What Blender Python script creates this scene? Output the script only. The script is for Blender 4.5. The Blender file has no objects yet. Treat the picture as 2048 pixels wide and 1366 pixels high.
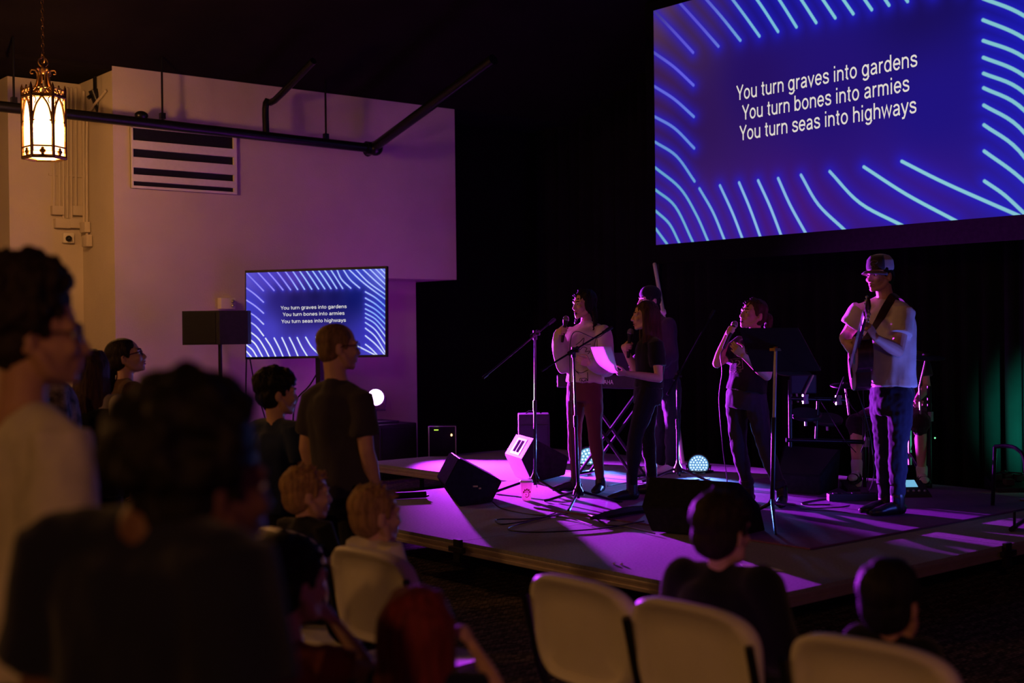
import bpy, bmesh, math, random
import numpy as np
from mathutils import Vector, Matrix, noise
V = Vector
random.seed(7)
S = bpy.context.scene
C = S.collection
PI = math.pi

# ------------------------------------------------------------------ camera
FPX, CAM_H, STAGE = 2568.0, 1.66, 0.30
YAW, PITCH, ROLL = math.radians(50.5), -math.atan(18 / FPX), math.atan(0.0118)
F_ = V((math.cos(YAW) * math.cos(PITCH), math.sin(YAW) * math.cos(PITCH), math.sin(PITCH)))
R0 = V((math.sin(YAW), -math.cos(YAW), 0))
U0 = R0.cross(F_)
R_ = R0 * math.cos(ROLL) - U0 * math.sin(ROLL)
U_ = U0 * math.cos(ROLL) + R0 * math.sin(ROLL)
O_ = V((0, 0, CAM_H))
FH = V((math.cos(YAW), math.sin(YAW), 0))
cam_d = bpy.data.cameras.new('camera')
cam = bpy.data.objects.new('camera', cam_d)
C.objects.link(cam)
cam_d.sensor_width = 36.0
cam_d.lens = FPX / 2048 * 36
mw = Matrix((R_, U_, -F_)).transposed().to_4x4()
mw.translation = O_
cam.matrix_world = mw
cam_d.clip_start = 0.05
cam_d.dof.use_dof = True
cam_d.dof.focus_distance = 10.6
cam_d.dof.aperture_fstop = 1.8
S.camera = cam

def ray(px, py): return F_ + R_ * ((px - 1024) / FPX) + U_ * ((683 - py) / FPX)
def at(px, py, d): return O_ + ray(px, py) * d                 # the point at depth d
def ground(px, py, z=0.0):
    r = ray(px, py); return O_ + r * ((z - CAM_H) / r.z)
def on_x(px, py, x):
    r = ray(px, py); return O_ + r * (x / r.x)
def on_y(px, py, y):
    r = ray(px, py); return O_ + r * (y / r.y)
def cdir(a, up=0.0):                                           # 0 = away from the camera, 90 = to its right
    a = math.radians(a)
    return (FH * math.cos(a) + R0 * math.sin(a) + V((0, 0, up))).normalized()

# ------------------------------------------------------------------ world, exposure
S.view_settings.view_transform = 'Standard'
S.view_settings.look = 'None'
S.view_settings.exposure = 0.0
S.view_settings.gamma = 1.0
W = bpy.data.worlds.new('dark_room'); S.world = W
W.use_nodes = True
W.node_tree.nodes['Background'].inputs[0].default_value = (0.4, 0.3, 0.5, 1)
W.node_tree.nodes['Background'].inputs[1].default_value = 0.002

def spot(name, loc, aim, col, power, ang, blend=0.3, r=0.05):
    l = bpy.data.lights.new(name, 'SPOT'); l.color = col; l.energy = power
    l.spot_size = math.radians(ang); l.spot_blend = blend; l.shadow_soft_size = r
    o = bpy.data.objects.new(name, l); C.objects.link(o)
    o.location = loc
    o.rotation_euler = (V(aim) - V(loc)).to_track_quat('-Z', 'Y').to_euler()
    return o
def point(name, loc, col, power, r=0.1):
    l = bpy.data.lights.new(name, 'POINT'); l.color = col; l.energy = power; l.shadow_soft_size = r
    o = bpy.data.objects.new(name, l); C.objects.link(o); o.location = loc
    return o
PURPLE = (0.56, 0.035, 1.0)
PAR_KEY = on_y(757, 795, 12.35)
# beam of the purple stage light standing by the left wall
spot('purple_beam', PAR_KEY + V((-0.02, -0.12, 0.0)), (7.85, 5.0, 1.25), PURPLE, 16500, 66, 1.0, 0.05)
point('purple_spill', PAR_KEY + V((-0.06, -0.16, 0.02)), PURPLE, 3.5, 0.05)
# two blue lights at the back of the stage, one at its right side, one green on the curtain
spot('blue_beam', (8.80, 9.27, 0.52), (7.0, 8.0, 0.35), (0.12, 0.25, 1.0), 90, 85, 0.6, 0.06)
spot('blue_beam.001', (9.05, 8.15, 0.50), (7.3, 6.9, 0.35), (0.14, 0.28, 1.0), 130, 85, 0.6, 0.06)
spot('blue_beam.002', (8.15, 4.55, 0.62), (7.9, 5.6, 1.15), (0.10, 0.14, 1.0), 55, 95, 0.5, 0.06)
spot('green_beam', (10.45, 5.30, 0.42), (11.33, 5.80, 0.62), (0.02, 0.8, 0.50), 900, 62, 0.9, 0.06)
point('green_spill', (10.3, 5.25, 0.55), (0.1, 0.9, 0.5), 3, 0.05)

# ------------------------------------------------------------------ materials
def mat(name, col, rough=0.7, metal=0.0, var=0.15, vscale=25.0, bump=0.0, bscale=120.0, spec=0.3, sheen=0.0, stretch=None, emit=None, estr=0.0):
    m = bpy.data.materials.new(name); m.use_nodes = True
    nt = m.node_tree; b = nt.nodes['Principled BSDF']
    b.inputs['Roughness'].default_value = rough
    b.inputs['Metallic'].default_value = metal
    b.inputs['Specular IOR Level'].default_value = spec
    if sheen: b.inputs['Sheen Weight'].default_value = sheen
    tc = nt.nodes.new('ShaderNodeTexCoord')
    mp = nt.nodes.new('ShaderNodeMapping'); nt.links.new(tc.outputs['Object'], mp.inputs[0])
    if stretch: mp.inputs['Scale'].default_value = stretch
    n = nt.nodes.new('ShaderNodeTexNoise'); n.inputs['Scale'].default_value = vscale; n.inputs['Detail'].default_value = 4
    nt.links.new(mp.outputs[0], n.inputs[0])
    r = nt.nodes.new('ShaderNodeValToRGB')
    r.color_ramp.elements[0].position = 0.3; r.color_ramp.elements[1].position = 0.7
    r.color_ramp.elements[0].color = tuple(c * (1 - var) for c in col) + (1,)
    r.color_ramp.elements[1].color = tuple(min(1, c * (1 + var)) for c in col) + (1,)
    nt.links.new(n.outputs[0], r.inputs[0]); nt.links.new(r.outputs[0], b.inputs['Base Color'])
    if bump:
        n2 = nt.nodes.new('ShaderNodeTexNoise'); n2.inputs['Scale'].default_value = bscale; n2.inputs['Detail'].default_value = 3
        nt.links.new(mp.outputs[0], n2.inputs[0])
        bp = nt.nodes.new('ShaderNodeBump'); bp.inputs['Strength'].default_value = bump; bp.inputs['Distance'].default_value = 0.01
        nt.links.new(n2.outputs[0], bp.inputs['Height']); nt.links.new(bp.outputs[0], b.inputs['Normal'])
    if emit:
        b.inputs['Emission Color'].default_value = tuple(emit) + (1,); b.inputs['Emission Strength'].default_value = estr
    return m
def translucent(m, w, col):
    nt = m.node_tree; b = nt.nodes['Principled BSDF']; o = nt.nodes['Material Output']
    t = nt.nodes.new('ShaderNodeBsdfTranslucent'); t.inputs[0].default_value = tuple(col) + (1,)
    x = nt.nodes.new('ShaderNodeMixShader'); x.inputs[0].default_value = w
    nt.links.new(b.outputs[0], x.inputs[1]); nt.links.new(t.outputs[0], x.inputs[2]); nt.links.new(x.outputs[0], o.inputs[0])
    return m
def glow(name, col, strength):
    m = bpy.data.materials.new(name); m.use_nodes = True
    nt = m.node_tree; nt.nodes.clear()
    e = nt.nodes.new('ShaderNodeEmission'); e.inputs[0].default_value = tuple(col) + (1,); e.inputs[1].default_value = strength
    o = nt.nodes.new('ShaderNodeOutputMaterial'); nt.links.new(e.outputs[0], o.inputs[0])
    return m
M = {}
M['wall'] = mat('cream_plaster', (0.62, 0.55, 0.47), 0.85, var=0.05, vscale=2, bump=0.25, bscale=60)
M['black_wall'] = mat('black_paint', (0.012, 0.011, 0.012), 0.95, var=0.2, vscale=3, spec=0.05)
M['hall'] = mat('dim_hall_paint', (0.16, 0.13, 0.11), 0.9, var=0.05, vscale=2)
M['curtain'] = mat('black_curtain', (0.010, 0.009, 0.010), 0.98, var=0.2, vscale=3, spec=0.03)
M['ceiling'] = mat('dark_ceiling', (0.012, 0.009, 0.008), 0.95, var=0.2, vscale=2, spec=0.05)
M['deck'] = mat('grey_deck_carpet', (0.24, 0.23, 0.26), 0.9, var=0.15, vscale=60, bump=0.25, bscale=400, spec=0.2)
M['deck_edge'] = mat('brushed_aluminium', (0.55, 0.47, 0.42), 0.45, 0.7, var=0.08, vscale=15)
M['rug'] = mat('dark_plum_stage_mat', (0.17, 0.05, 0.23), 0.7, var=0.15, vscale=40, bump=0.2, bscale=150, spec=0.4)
M['black'] = mat('black_plastic', (0.012, 0.012, 0.013), 0.5, var=0.2, spec=0.35)
M['black_box'] = mat('black_cabinet_paint', (0.018, 0.018, 0.02), 0.6, var=0.2, bump=0.3, bscale=300, spec=0.3)
M['matt_black'] = mat('matt_black_cloth', (0.006, 0.006, 0.006), 0.95, var=0.2, spec=0.03)
M['wedge_paint'] = mat('black_wedge_paint', (0.022, 0.022, 0.024), 0.95, var=0.2, bump=0.3, bscale=300, spec=0.0)
M['grille'] = mat('black_grille', (0.02, 0.02, 0.022), 0.55, 0.3, var=0.4, vscale=300, bump=0.5, bscale=400)
M['black_metal'] = mat('black_metal', (0.02, 0.02, 0.022), 0.28, 0.6, var=0.15, spec=0.5)
M['steel'] = mat('bare_steel', (0.5, 0.48, 0.48), 0.3, 0.9, var=0.1)
M['white_metal'] = mat('white_painted_metal', (0.75, 0.72, 0.68), 0.5, var=0.04)
M['white_plastic'] = mat('white_plastic', (0.78, 0.74, 0.66), 0.5, var=0.04, vscale=8, bump=0.1, bscale=300)
M['cable'] = mat('black_cable', (0.012, 0.012, 0.013), 0.45, var=0.1, spec=0.4)
M['brass'] = mat('aged_brass', (0.35, 0.2, 0.08), 0.35, 0.9, var=0.3, vscale=60)
M['grey_cab'] = mat('grey_cabinet', (0.022, 0.019, 0.02), 0.7, var=0.15)

def carpet_mat():
    m = mat('patterned_carpet', (0.035, 0.026, 0.024), 0.95, var=0.3, vscale=90, bump=0.6, bscale=250, spec=0.1)
    nt = m.node_tree; b = nt.nodes['Principled BSDF']
    tc = nt.nodes.new('ShaderNodeTexCoord')
    w = nt.nodes.new('ShaderNodeTexWave'); w.wave_type = 'BANDS'; w.bands_direction = 'Y'
    w.inputs['Scale'].default_value = 14; w.inputs['Distortion'].default_value = 1.2; w.inputs['Detail Scale'].default_value = 12
    nt.links.new(tc.outputs['Object'], w.inputs[0])
    k = nt.nodes.new('ShaderNodeTexBrick'); k.inputs['Scale'].default_value = 12
    k.inputs['Color1'].default_value = (0.42, 0.33, 0.31, 1); k.inputs['Color2'].default_value = (0.06, 0.045, 0.045, 1)
    k.inputs['Mortar'].default_value = (0.012, 0.01, 0.01, 1); k.inputs['Mortar Size'].default_value = 0.03
    k.inputs['Brick Width'].default_value = 0.45; k.inputs['Row Height'].default_value = 0.22
    nt.links.new(tc.outputs['Object'], k.inputs[0])
    mx = nt.nodes.new('ShaderNodeMixRGB'); mx.inputs[1].default_value = (0.012, 0.009, 0.008, 1)
    nt.links.new(w.outputs[0], mx.inputs[0]); nt.links.new(k.outputs[0], mx.inputs[2])
    nt.links.new(mx.outputs[0], b.inputs['Base Color'])
    return m
M['carpet'] = carpet_mat()

# ------------------------------------------------------------------ mesh helpers
def frame(axis, ref=V((0, 0, 1))):
    z = axis.normalized()
    if abs(z.dot(ref)) > 0.97: ref = V((0, 1, 0)) if abs(z.y) < 0.9 else V((1, 0, 0))
    x = ref.cross(z).normalized(); y = z.cross(x)
    return x, y, z
def basis(x, y, z, loc=V((0, 0, 0))):
    m = Matrix((x, y, z)).transposed().to_4x4(); m.translation = loc; return m
def add_box(bm, c, s, m=None, bev=0.0):
    c = V(c); g = bmesh.ops.create_cube(bm, size=1.0)['verts']
    for v in g: v.co = V((v.co.x * s[0], v.co.y * s[1], v.co.z * s[2]))
    if bev:
        es = list({e for v in g for e in v.link_edges})
        r = bmesh.ops.bevel(bm, geom=es, offset=bev, segments=2, affect='EDGES', profile=0.6)
        g = list({v for v in r['verts']} | {v for v in g if v.is_valid})
        vs = set(g)
        g = [v for v in vs if v.is_valid]
    for v in g:
        p = v.co + c if m is None else m @ (v.co + c)
        v.co = p
def spline(pts, n):
    pts = [V(p) for p in pts]
    if n <= 1 or len(pts) < 3:
        return pts
    out = []
    for i in range(len(pts) - 1):
        p0 = pts[i - 1] if i else pts[0] * 2 - pts[1]
        p1, p2 = pts[i], pts[i + 1]
        p3 = pts[i + 2] if i + 2 < len(pts) else pts[-1] * 2 - pts[-2]
        for k in range(n):
            t = k / n
            out.append(0.5 * ((2 * p1) + (p2 - p0) * t + (2 * p0 - 5 * p1 + 4 * p2 - p3) * t * t + (3 * p1 - p0 - 3 * p2 + p3) * t ** 3))
    out.append(pts[-1]); return out
def lerp_list(rs, n):
    if n <= 1 or len(rs) < 3: return list(rs)
    out = []
    for i in range(len(rs) - 1):
        for k in range(n):
            t = k / n; t = t * t * (3 - 2 * t)
            a, b = rs[i], rs[i + 1]
            out.append(tuple(x + (y - x) * t for x, y in zip(a, b)) if isinstance(a, (tuple, list)) else a + (b - a) * t)
    out.append(rs[-1]); return out
def rings(bm, ps, rs, sides, seg=10, cap=True):
    """tube through ps; rs = radius or (half width along side, half depth)"""
    n = len(ps); R = []
    for i, p in enumerate(ps):
        t = (ps[min(i + 1, n - 1)] - ps[max(i - 1, 0)])
        t = t.normalized() if t.length > 1e-9 else V((0, 0, 1))
        s = sides[i] - t * sides[i].dot(t); s.normalize()
        d = t.cross(s)
        a, b = rs[i] if isinstance(rs[i], (tuple, list)) else (rs[i], rs[i])
        R.append([bm.verts.new(p + s * (a * math.cos(2 * PI * k / seg)) + d * (b * math.sin(2 * PI * k / seg))) for k in range(seg)])
    for i in range(n - 1):
        for k in range(seg):
            bm.faces.new((R[i][k], R[i][(k + 1) % seg], R[i + 1][(k + 1) % seg], R[i + 1][k]))
    if cap:
        bm.faces.new(list(reversed(R[0]))); bm.faces.new(R[-1])
def auto_sides(ps):
    n = len(ps); t0 = (ps[1] - ps[0]).normalized()
    s = frame(t0)[0]; out = []
    for i in range(n):
        t = (ps[min(i + 1, n - 1)] - ps[max(i - 1, 0)])
        t = t.normalized() if t.length > 1e-9 else t0
        s = (s - t * s.dot(t))
        s = s.normalized() if s.length > 1e-6 else frame(t)[0]
        out.append(s)
    return out
def add_tube(bm, pts, r, seg=8, n=1):
    ps = spline(pts, n)
    rs = lerp_list(r, n) if isinstance(r, (list, tuple)) else [r] * len(ps)
    if isinstance(r, (list, tuple)) and len(pts) < 3: rs = list(r)
    rings(bm, ps, rs, auto_sides(ps), seg)
def add_loft(bm, pts, rs, sides, seg=16, n=4):
    ps = spline(pts, n); r2 = lerp_list(rs, n)
    if isinstance(sides, Vector): sides = [sides] * len(ps)
    else: sides = lerp_list([tuple(s) for s in sides], n); sides = [V(s) for s in sides]
    rings(bm, ps, r2, sides, seg)
def add_ell(bm, c, r, m=None, u=16, v=10):
    g = bmesh.ops.create_uvsphere(bm, u_segments=u, v_segments=v, radius=1.0)['verts']
    for w in g:
        p = V((w.co.x * r[0], w.co.y * r[1], w.co.z * r[2])) + V(c)
        w.co = m @ p if m is not None else p
def add_lathe(bm, prof, m=None, seg=20, cap=True):
    R = []
    for r, z in prof:
        R.append([bm.verts.new((r * math.cos(2 * PI * k / seg), r * math.sin(2 * PI * k / seg), z)) for k in range(seg)])
    for i in range(len(R) - 1):
        for k in range(seg):
            bm.faces.new((R[i][k], R[i][(k + 1) % seg], R[i + 1][(k + 1) % seg], R[i + 1][k]))
    if cap:
        bm.faces.new(list(reversed(R[0]))); bm.faces.new(R[-1])
    if m is not None:
        for rr in R:
            for v in rr: v.co = m @ v.co
def add_prism(bm, poly, d, m=None, z0=0.0):
    a = [bm.verts.new((x, y, z0)) for x, y in poly]; b = [bm.verts.new((x, y, z0 + d)) for x, y in poly]
    n = len(poly)
    bm.faces.new(list(reversed(a))); bm.faces.new(b)
    for i in range(n): bm.faces.new((a[i], a[(i + 1) % n], b[(i + 1) % n], b[i]))
    if m is not None:
        for v in a + b: v.co = m @ v.co
def bmn(): return bmesh.new()

def origin_of(p):
    o = V((0, 0, 0))
    while p is not None: o += V(p.location); p = p.parent
    return o
def link(name, me, m, parent=None, world=True, smooth=True):
    me.materials.clear(); me.materials.append(m)
    if smooth: me.polygons.foreach_set('use_smooth', [True] * len(me.polygons))
    o = bpy.data.objects.new(name, me); C.objects.link(o)
    if parent is not None:
        if world:
            me.transform(Matrix.Translation(-origin_of(parent)))
        o.parent = parent
    return o
def obj(name, bm, m, parent=None, world=True, smooth=True, angle=None):
    bmesh.ops.recalc_face_normals(bm, faces=bm.faces[:])
    me = bpy.data.meshes.new(name); bm.to_mesh(me); bm.free()
    o = link(name, me, m, parent, world, smooth)
    if smooth:
        try: me.set_sharp_from_angle(angle=math.radians(angle or 40))
        except Exception: pass
    return o
def tag(o, label, cat, group=None, kind=None):
    o['label'] = label; o['category'] = cat
    if group: o['group'] = group
    if kind: o['kind'] = kind
    return o
def thing(name, label, cat, loc, group=None):
    o = bpy.data.objects.new(name, None); C.objects.link(o); o.location = loc
    o.empty_display_size = 0.1
    return tag(o, label, cat, group)
def solo(name, bm, m, label, cat, loc=None, group=None, smooth=True):
    """a thing that is one mesh; its origin moved to loc"""
    o = obj(name, bm, m, None, smooth=smooth)
    if loc is not None:
        o.data.transform(Matrix.Translation(-V(loc))); o.location = loc
    return tag(o, label, cat, group)
def struct(name, bm, m, label=None, smooth=False):
    o = obj(name, bm, m, None, smooth=smooth); o['kind'] = 'structure'
    if label: o['label'] = label
    return o
def dup(root, loc, label, rotz=None):
    r = root.copy(); C.objects.link(r); r.location = loc; r['label'] = label
    if rotz is not None: r.rotation_euler = (0, 0, rotz)
    for ch in list(root.children):
        c = ch.copy(); C.objects.link(c); c.parent = r
        for g in list(ch.children):
            d = g.copy(); C.objects.link(d); d.parent = c
    return r
def remesh(bm, voxel, smooth=4, disp=0.0, dscale=0.1, dstretch=None, fac=0.5):
    """fuse overlapping closed shapes into one continuous skin"""
    bmesh.ops.recalc_face_normals(bm, faces=bm.faces[:])
    me = bpy.data.meshes.new('tmp'); bm.to_mesh(me); bm.free()
    o = bpy.data.objects.new('tmp', me); C.objects.link(o)
    r = o.modifiers.new('r', 'REMESH'); r.mode = 'VOXEL'; r.voxel_size = voxel; r.adaptivity = 0.0
    if smooth:
        s = o.modifiers.new('s', 'SMOOTH'); s.factor = fac; s.iterations = smooth
    dg = bpy.context.evaluated_depsgraph_get()
    out = bpy.data.meshes.new_from_object(o.evaluated_get(dg))
    bpy.data.objects.remove(o); bpy.data.meshes.remove(me)
    if disp:
        n = len(out.vertices)
        co = np.empty(n * 3); out.vertices.foreach_get('co', co); co = co.reshape(-1, 3)
        no = np.empty(n * 3); out.vertex_normals.foreach_get('vector', no); no = no.reshape(-1, 3)
        st = np.array(dstretch or (1, 1, 1)) / dscale
        q = co * st
        h = np.array([noise.noise(V(p)) + 0.5 * noise.noise(V(p * 2.1 + 7)) for p in q])
        co += no * (h * disp)[:, None]
        out.vertices.foreach_set('co', co.ravel())
    return out
def text_mesh(body, size=1.0):
    cu = bpy.data.curves.new('t', 'FONT'); cu.body = body; cu.size = size; cu.align_x = 'LEFT'
    cu.resolution_u = 3
    o = bpy.data.objects.new('t', cu); C.objects.link(o)
    dg = bpy.context.evaluated_depsgraph_get()
    me = bpy.data.meshes.new_from_object(o.evaluated_get(dg))
    bpy.data.objects.remove(o)
    return me
def text_into(bm, body, m, width, height, cap=None):
    """body fitted in a width; m maps (x right, y up, z out) to place. height = cap height of the font"""
    me = text_mesh(body)
    n = len(me.vertices); co = np.empty(n * 3); me.vertices.foreach_get('co', co); co = co.reshape(-1, 3)
    x0, x1 = co[:, 0].min(), co[:, 0].max()
    sx = width / (x1 - x0); sy = height / 0.72
    vs = [bm.verts.new(m @ V(((p[0] - x0) * sx, p[1] * sy, 0))) for p in co]
    for p in me.polygons:
        try: bm.faces.new([vs[i] for i in p.vertices])
        except ValueError: pass
    bpy.data.meshes.remove(me)
# ================================================================== THE SETTING
YW, YB, YW2 = 12.5, 13.1, 13.34          # left wall, its recess under the bulkhead, the next bay of the wall
XA, XB = 5.14, 9.44
def wallbox(name, a, b, m, label=None):
    bm = bmn(); add_box(bm, ((a[0] + b[0]) / 2, (a[1] + b[1]) / 2, (a[2] + b[2]) / 2), [abs(b[i] - a[i]) for i in range(3)])
    return struct(name, bm, m, label)
bm = bmn(); add_box(bm, (3, 4.0, -0.05), (20, 22, 0.1)); struct('floor', bm, M['carpet'])
ZT, KS = 4.385, 0.34
def zc(y): return ZT + KS * (YW - y)
# left wall: main bay, the upper bulkhead that runs on past it, the recess below, and the bays nearer the camera
wallbox('wall_left', (XA, YW, 0), (7.55, YW + 0.6, ZT), M['wall'])
wallbox('trim_1', (7.55, YW, 2.31), (XB, YW + 0.9, ZT), M['wall'], 'plaster bulkhead above the recess')
wallbox('wall_recess', (7.55, YB + 0.02, 0), (9.27, YB + 0.3, 2.31), M['wall'])
wallbox('wall_pier', (4.385, YW2, 0), (XA, YW2 + 0.5, 4.33), M['wall'])
wallbox('trim_2', (XA, YW + 0.6, 0), (XA + 0.1, YW2 + 0.5, 4.385), M['wall'])
wallbox('wall_bay', (-8, 14.1, 0), (4.385, 14.4, 4.33), M['wall'])
wallbox('trim_3', (4.385, YW2 + 0.5, 0), (4.6, 14.4, 4.33), M['wall'])
# black upper wall, sloping dark ceiling, black back wall behind the stage, walls behind the camera
bm = bmn()
for y0, y1, z0, z1 in ((YW, 3.5, ZT, zc(3.5)), (3.5, -7, zc(3.5), zc(3.5))):
    vs = [bm.verts.new(p) for p in ((-7, y0, z0), (13, y0, z0), (13, y1, z1), (-7, y1, z1))]
    vt = [bm.verts.new(v.co + V((0, 0, 0.12))) for v in vs]
    bm.faces.new(vs); bm.faces.new(vt)
    for i in range(4): bm.faces.new((vs[i], vs[(i + 1) % 4], vt[(i + 1) % 4], vt[i]))
struct('ceiling', bm, M['ceiling'])
wallbox('trim_4', (-7, YW, 4.34), (XA, 15, 4.46), M['ceiling'], 'dark flat ceiling over the aisle by the wall')
wallbox('trim_5', (XA, YW - 0.012, ZT), (13, YW + 0.9, 5.2), M['black_wall'], 'black band of wall above the plaster')
wallbox('wall_back', (11.6, -7, 0), (11.8, 15, 8.0), M['curtain'])
wallbox('wall_corner', (9.27, 13.6, 0), (11.6, 13.8, 4.5), M['curtain'])
wallbox('wall_right', (-7, -7.2, 0), (13, -7, 8), M['hall'])
wallbox('wall_rear', (-7.2, -7, 0), (-7, 15, 8), M['hall'])
# pleated black curtain hanging in front of the back wall
bm = bmn()
pts = []
n = 420
for i in range(n + 1):
    y = -6.5 + 19.8 * i / n
    pts.append((11.38 + 0.055 * math.sin(i * 1.35) + 0.02 * math.sin(i * 0.53), y))
lo = [bm.verts.new((x, y, 0.02)) for x, y in pts]; hi = [bm.verts.new((x, y, 6.4)) for x, y in pts]
for i in range(n): bm.faces.new((lo[i], lo[i + 1], hi[i + 1], hi[i]))
c = solo('stage_curtain', bm, M['curtain'], 'long black pleated curtain covering the whole wall behind the stage', 'curtain')
md = c.modifiers.new('thick', 'SOLIDIFY'); md.thickness = 0.006

# ------------------------------------------------------------------ louvred vent, sprinkler pipe, conduits, camera
def wp(px, py, y=YW): return on_y(px, py, y)
v = thing('wall_vent', 'pale louvred vent with four black slots high on the left wall', 'vent', wp(365, 315, YW - 0.02))
x0, x1 = wp(260, 300).x, wp(470, 300).x
zt, zb = wp(365, 262).z, wp(365, 383).z
bm = bmn(); add_box(bm, ((x0 + x1) / 2, YW - 0.006, (zt + zb) / 2), (x1 - x0, 0.012, zt - zb)); obj('backing', bm, M['black'], v, smooth=False)
fw = (x1 - x0) * 0.03
bm = bmn()
for x in (x0 + fw / 4, x1 - fw / 2): add_box(bm, (x, YW - 0.02, (zt + zb) / 2), (fw if x > x0 + fw else fw / 2, 0.04, zt - zb))
add_box(bm, ((x0 + x1) / 2, YW - 0.02, zt - 0.01), (x1 - x0, 0.04, 0.02))
obj('frame', bm, M['white_metal'], v, smooth=False)
hh = zt - zb
for a, b in ((0.23, 0.37), (0.50, 0.67), (0.78, 0.89), (0.96, 1.0)):
    bm = bmn(); add_box(bm, ((x0 + x1) / 2, YW - 0.025, zt - hh * (a + b) / 2), (x1 - x0 - fw, 0.03, hh * (b - a)), None, 0.004)
    obj('slat', bm, M['white_metal'], v, smooth=False)

PY = 12.2
p = thing('sprinkler_pipe', 'black sprinkler pipe running along the left wall with two branches rising to the ceiling', 'pipe', on_y(400, 258, PY))
a, b = on_y(-60, 206, PY), on_y(745, 297, PY)
bm = bmn(); add_tube(bm, [a, b], 0.052, 12); add_tube(bm, [b - V((0.09, 0, 0)), b + V((0.03, 0, 0))], 0.075, 12); obj('main_run', bm, M['black_metal'], p)
for q in ((283, 243),):
    bm = bmn(); add_ell(bm, on_y(q[0], q[1], PY) + V((0, 0, 0.06)), (0.07, 0.05, 0.045)); obj('coupling', bm, M['black_metal'], p)
bm = bmn(); add_tube(bm, [b, b + V((0.0, -0.06, 0.02)), b + V((0, -2.2, 0.34 * 2.2 - 0.12))], 0.055, 12, 3); add_ell(bm, b + V((0.02, -0.03, 0.0)), (0.085, 0.085, 0.085)); obj('branch', bm, M['black_metal'], p)
c = on_y(532, 268, PY); d = on_y(532, 206, PY)
bm = bmn(); add_tube(bm, [c, d, d + V((0.05, -0.1, 0.02)), d + V((0.05, -0.9, 0.30))], 0.036, 10, 4); obj('branch', bm, M['black_metal'], p)
for px, y1, y0 in ((325, 145, 243), (652, 186, 283), (28, 155, 213)):
    bm = bmn(); s = on_y(px, y0, PY); add_tube(bm, [s, V((s.x, s.y, 4.47))], 0.011, 8); add_box(bm, s + V((0, 0, 0.055)), (0.05, 0.05, 0.06))
    obj('hanger_rod', bm, M['black_metal'], p)

r = thing('wall_conduits', 'row of painted electrical conduits running down the wall behind the lantern to junction boxes', 'conduit', wp(130, 430, YW2 - 0.03))
for px, yb in ((108, 418), (119, 418), (127, 440), (135, 436), (143, 440), (152, 418)):
    bm = bmn(); t = wp(px, 176, YW2 - 0.03); q = wp(px, yb, YW2 - 0.03); add_tube(bm, [t, q], 0.013, 8); obj('conduit', bm, M['wall'], r)
for px, py, w, h in ((115, 421, 18, 18), (157, 422, 20, 19), (124, 447, 22, 19), (151, 447, 20, 19)):
    q = wp(px, py, YW2 - 0.035); k = q.x / ray(px, py).x / FPX
    bm = bmn(); add_box(bm, q, (w * k * 1.35, 0.07, h * k), None, 0.006); obj('junction_box', bm, M['wall'], r)
bm = bmn(); add_box(bm, wp(132, 351, YW2 - 0.02), (0.36, 0.02, 0.02)); obj('strap', bm, M['wall'], r)
r = thing('corner_conduits', 'two painted conduits in the inside corner of the wall beside the yellow lit return', 'conduit', wp(172, 430, YW2 - 0.03))
for px, y1, y0 in ((168, 240, 450), (174, 245, 470)):
    bm = bmn(); q = on_x(px, y0, XA - 0.03); t = on_x(px, y1, XA - 0.03)
    add_tube(bm, [q, t, t + V((0, -0.12, 0.12)), t + V((0, -0.5, 0.25))] if px > 170 else [q, t + V((0, 0, 0.3))], 0.014, 8, 4); obj('conduit', bm, M['wall'], r)
for px, py, h in ((170, 455, 0.11), (174, 482, 0.12)):
    bm = bmn(); add_box(bm, on_x(px, py, XA - 0.04), (0.06, 0.14, h), None, 0.006); obj('junction_box', bm, M['wall'], r)
c = thing('security_camera', 'small white square security camera with black lens on the wall below the conduits', 'camera', wp(135, 475, YW2))
q = wp(136, 476, YW2 - 0.03)
bm = bmn(); add_box(bm, q, (0.12, 0.06, 0.11), None, 0.015); obj('housing', bm, M['white_plastic'], c)
bm = bmn(); add_ell(bm, q + V((-0.01, -0.05, -0.01)), (0.032, 0.04, 0.032)); obj('lens', bm, M['black'], c)
f = thing('spotlight_fixture', 'dark spotlight fixture hung under the ceiling behind the sprinkler pipe', 'light', on_y(193, 205, 12.9))
bm = bmn(); add_tube(bm, [on_y(186, 180, 12.9), on_y(204, 228, 12.9)], 0.05, 12); obj('can', bm, M['black_metal'], f)
bm = bmn(); add_tube(bm, [on_y(176, 196, 12.9), on_y(190, 186, 12.9), V((on_y(190, 186, 12.9).x, 12.9, 4.34))], 0.02, 8); obj('bracket', bm, M['black_metal'], f)
e = thing('emergency_light', 'small white twin head emergency light box on the wall above the speaker', 'light', wp(455, 607, YW))
q = wp(453, 607, YW - 0.05)
bm = bmn(); add_box(bm, q, (0.17, 0.09, 0.12), None, 0.01); obj('housing', bm, M['white_plastic'], e)
for dz in (0.02, -0.025):
    bm = bmn(); add_ell(bm, q + V((0.05, -0.05, dz)), (0.022, 0.022, 0.02)); obj('lamp_head', bm, M['steel'], e)

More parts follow.
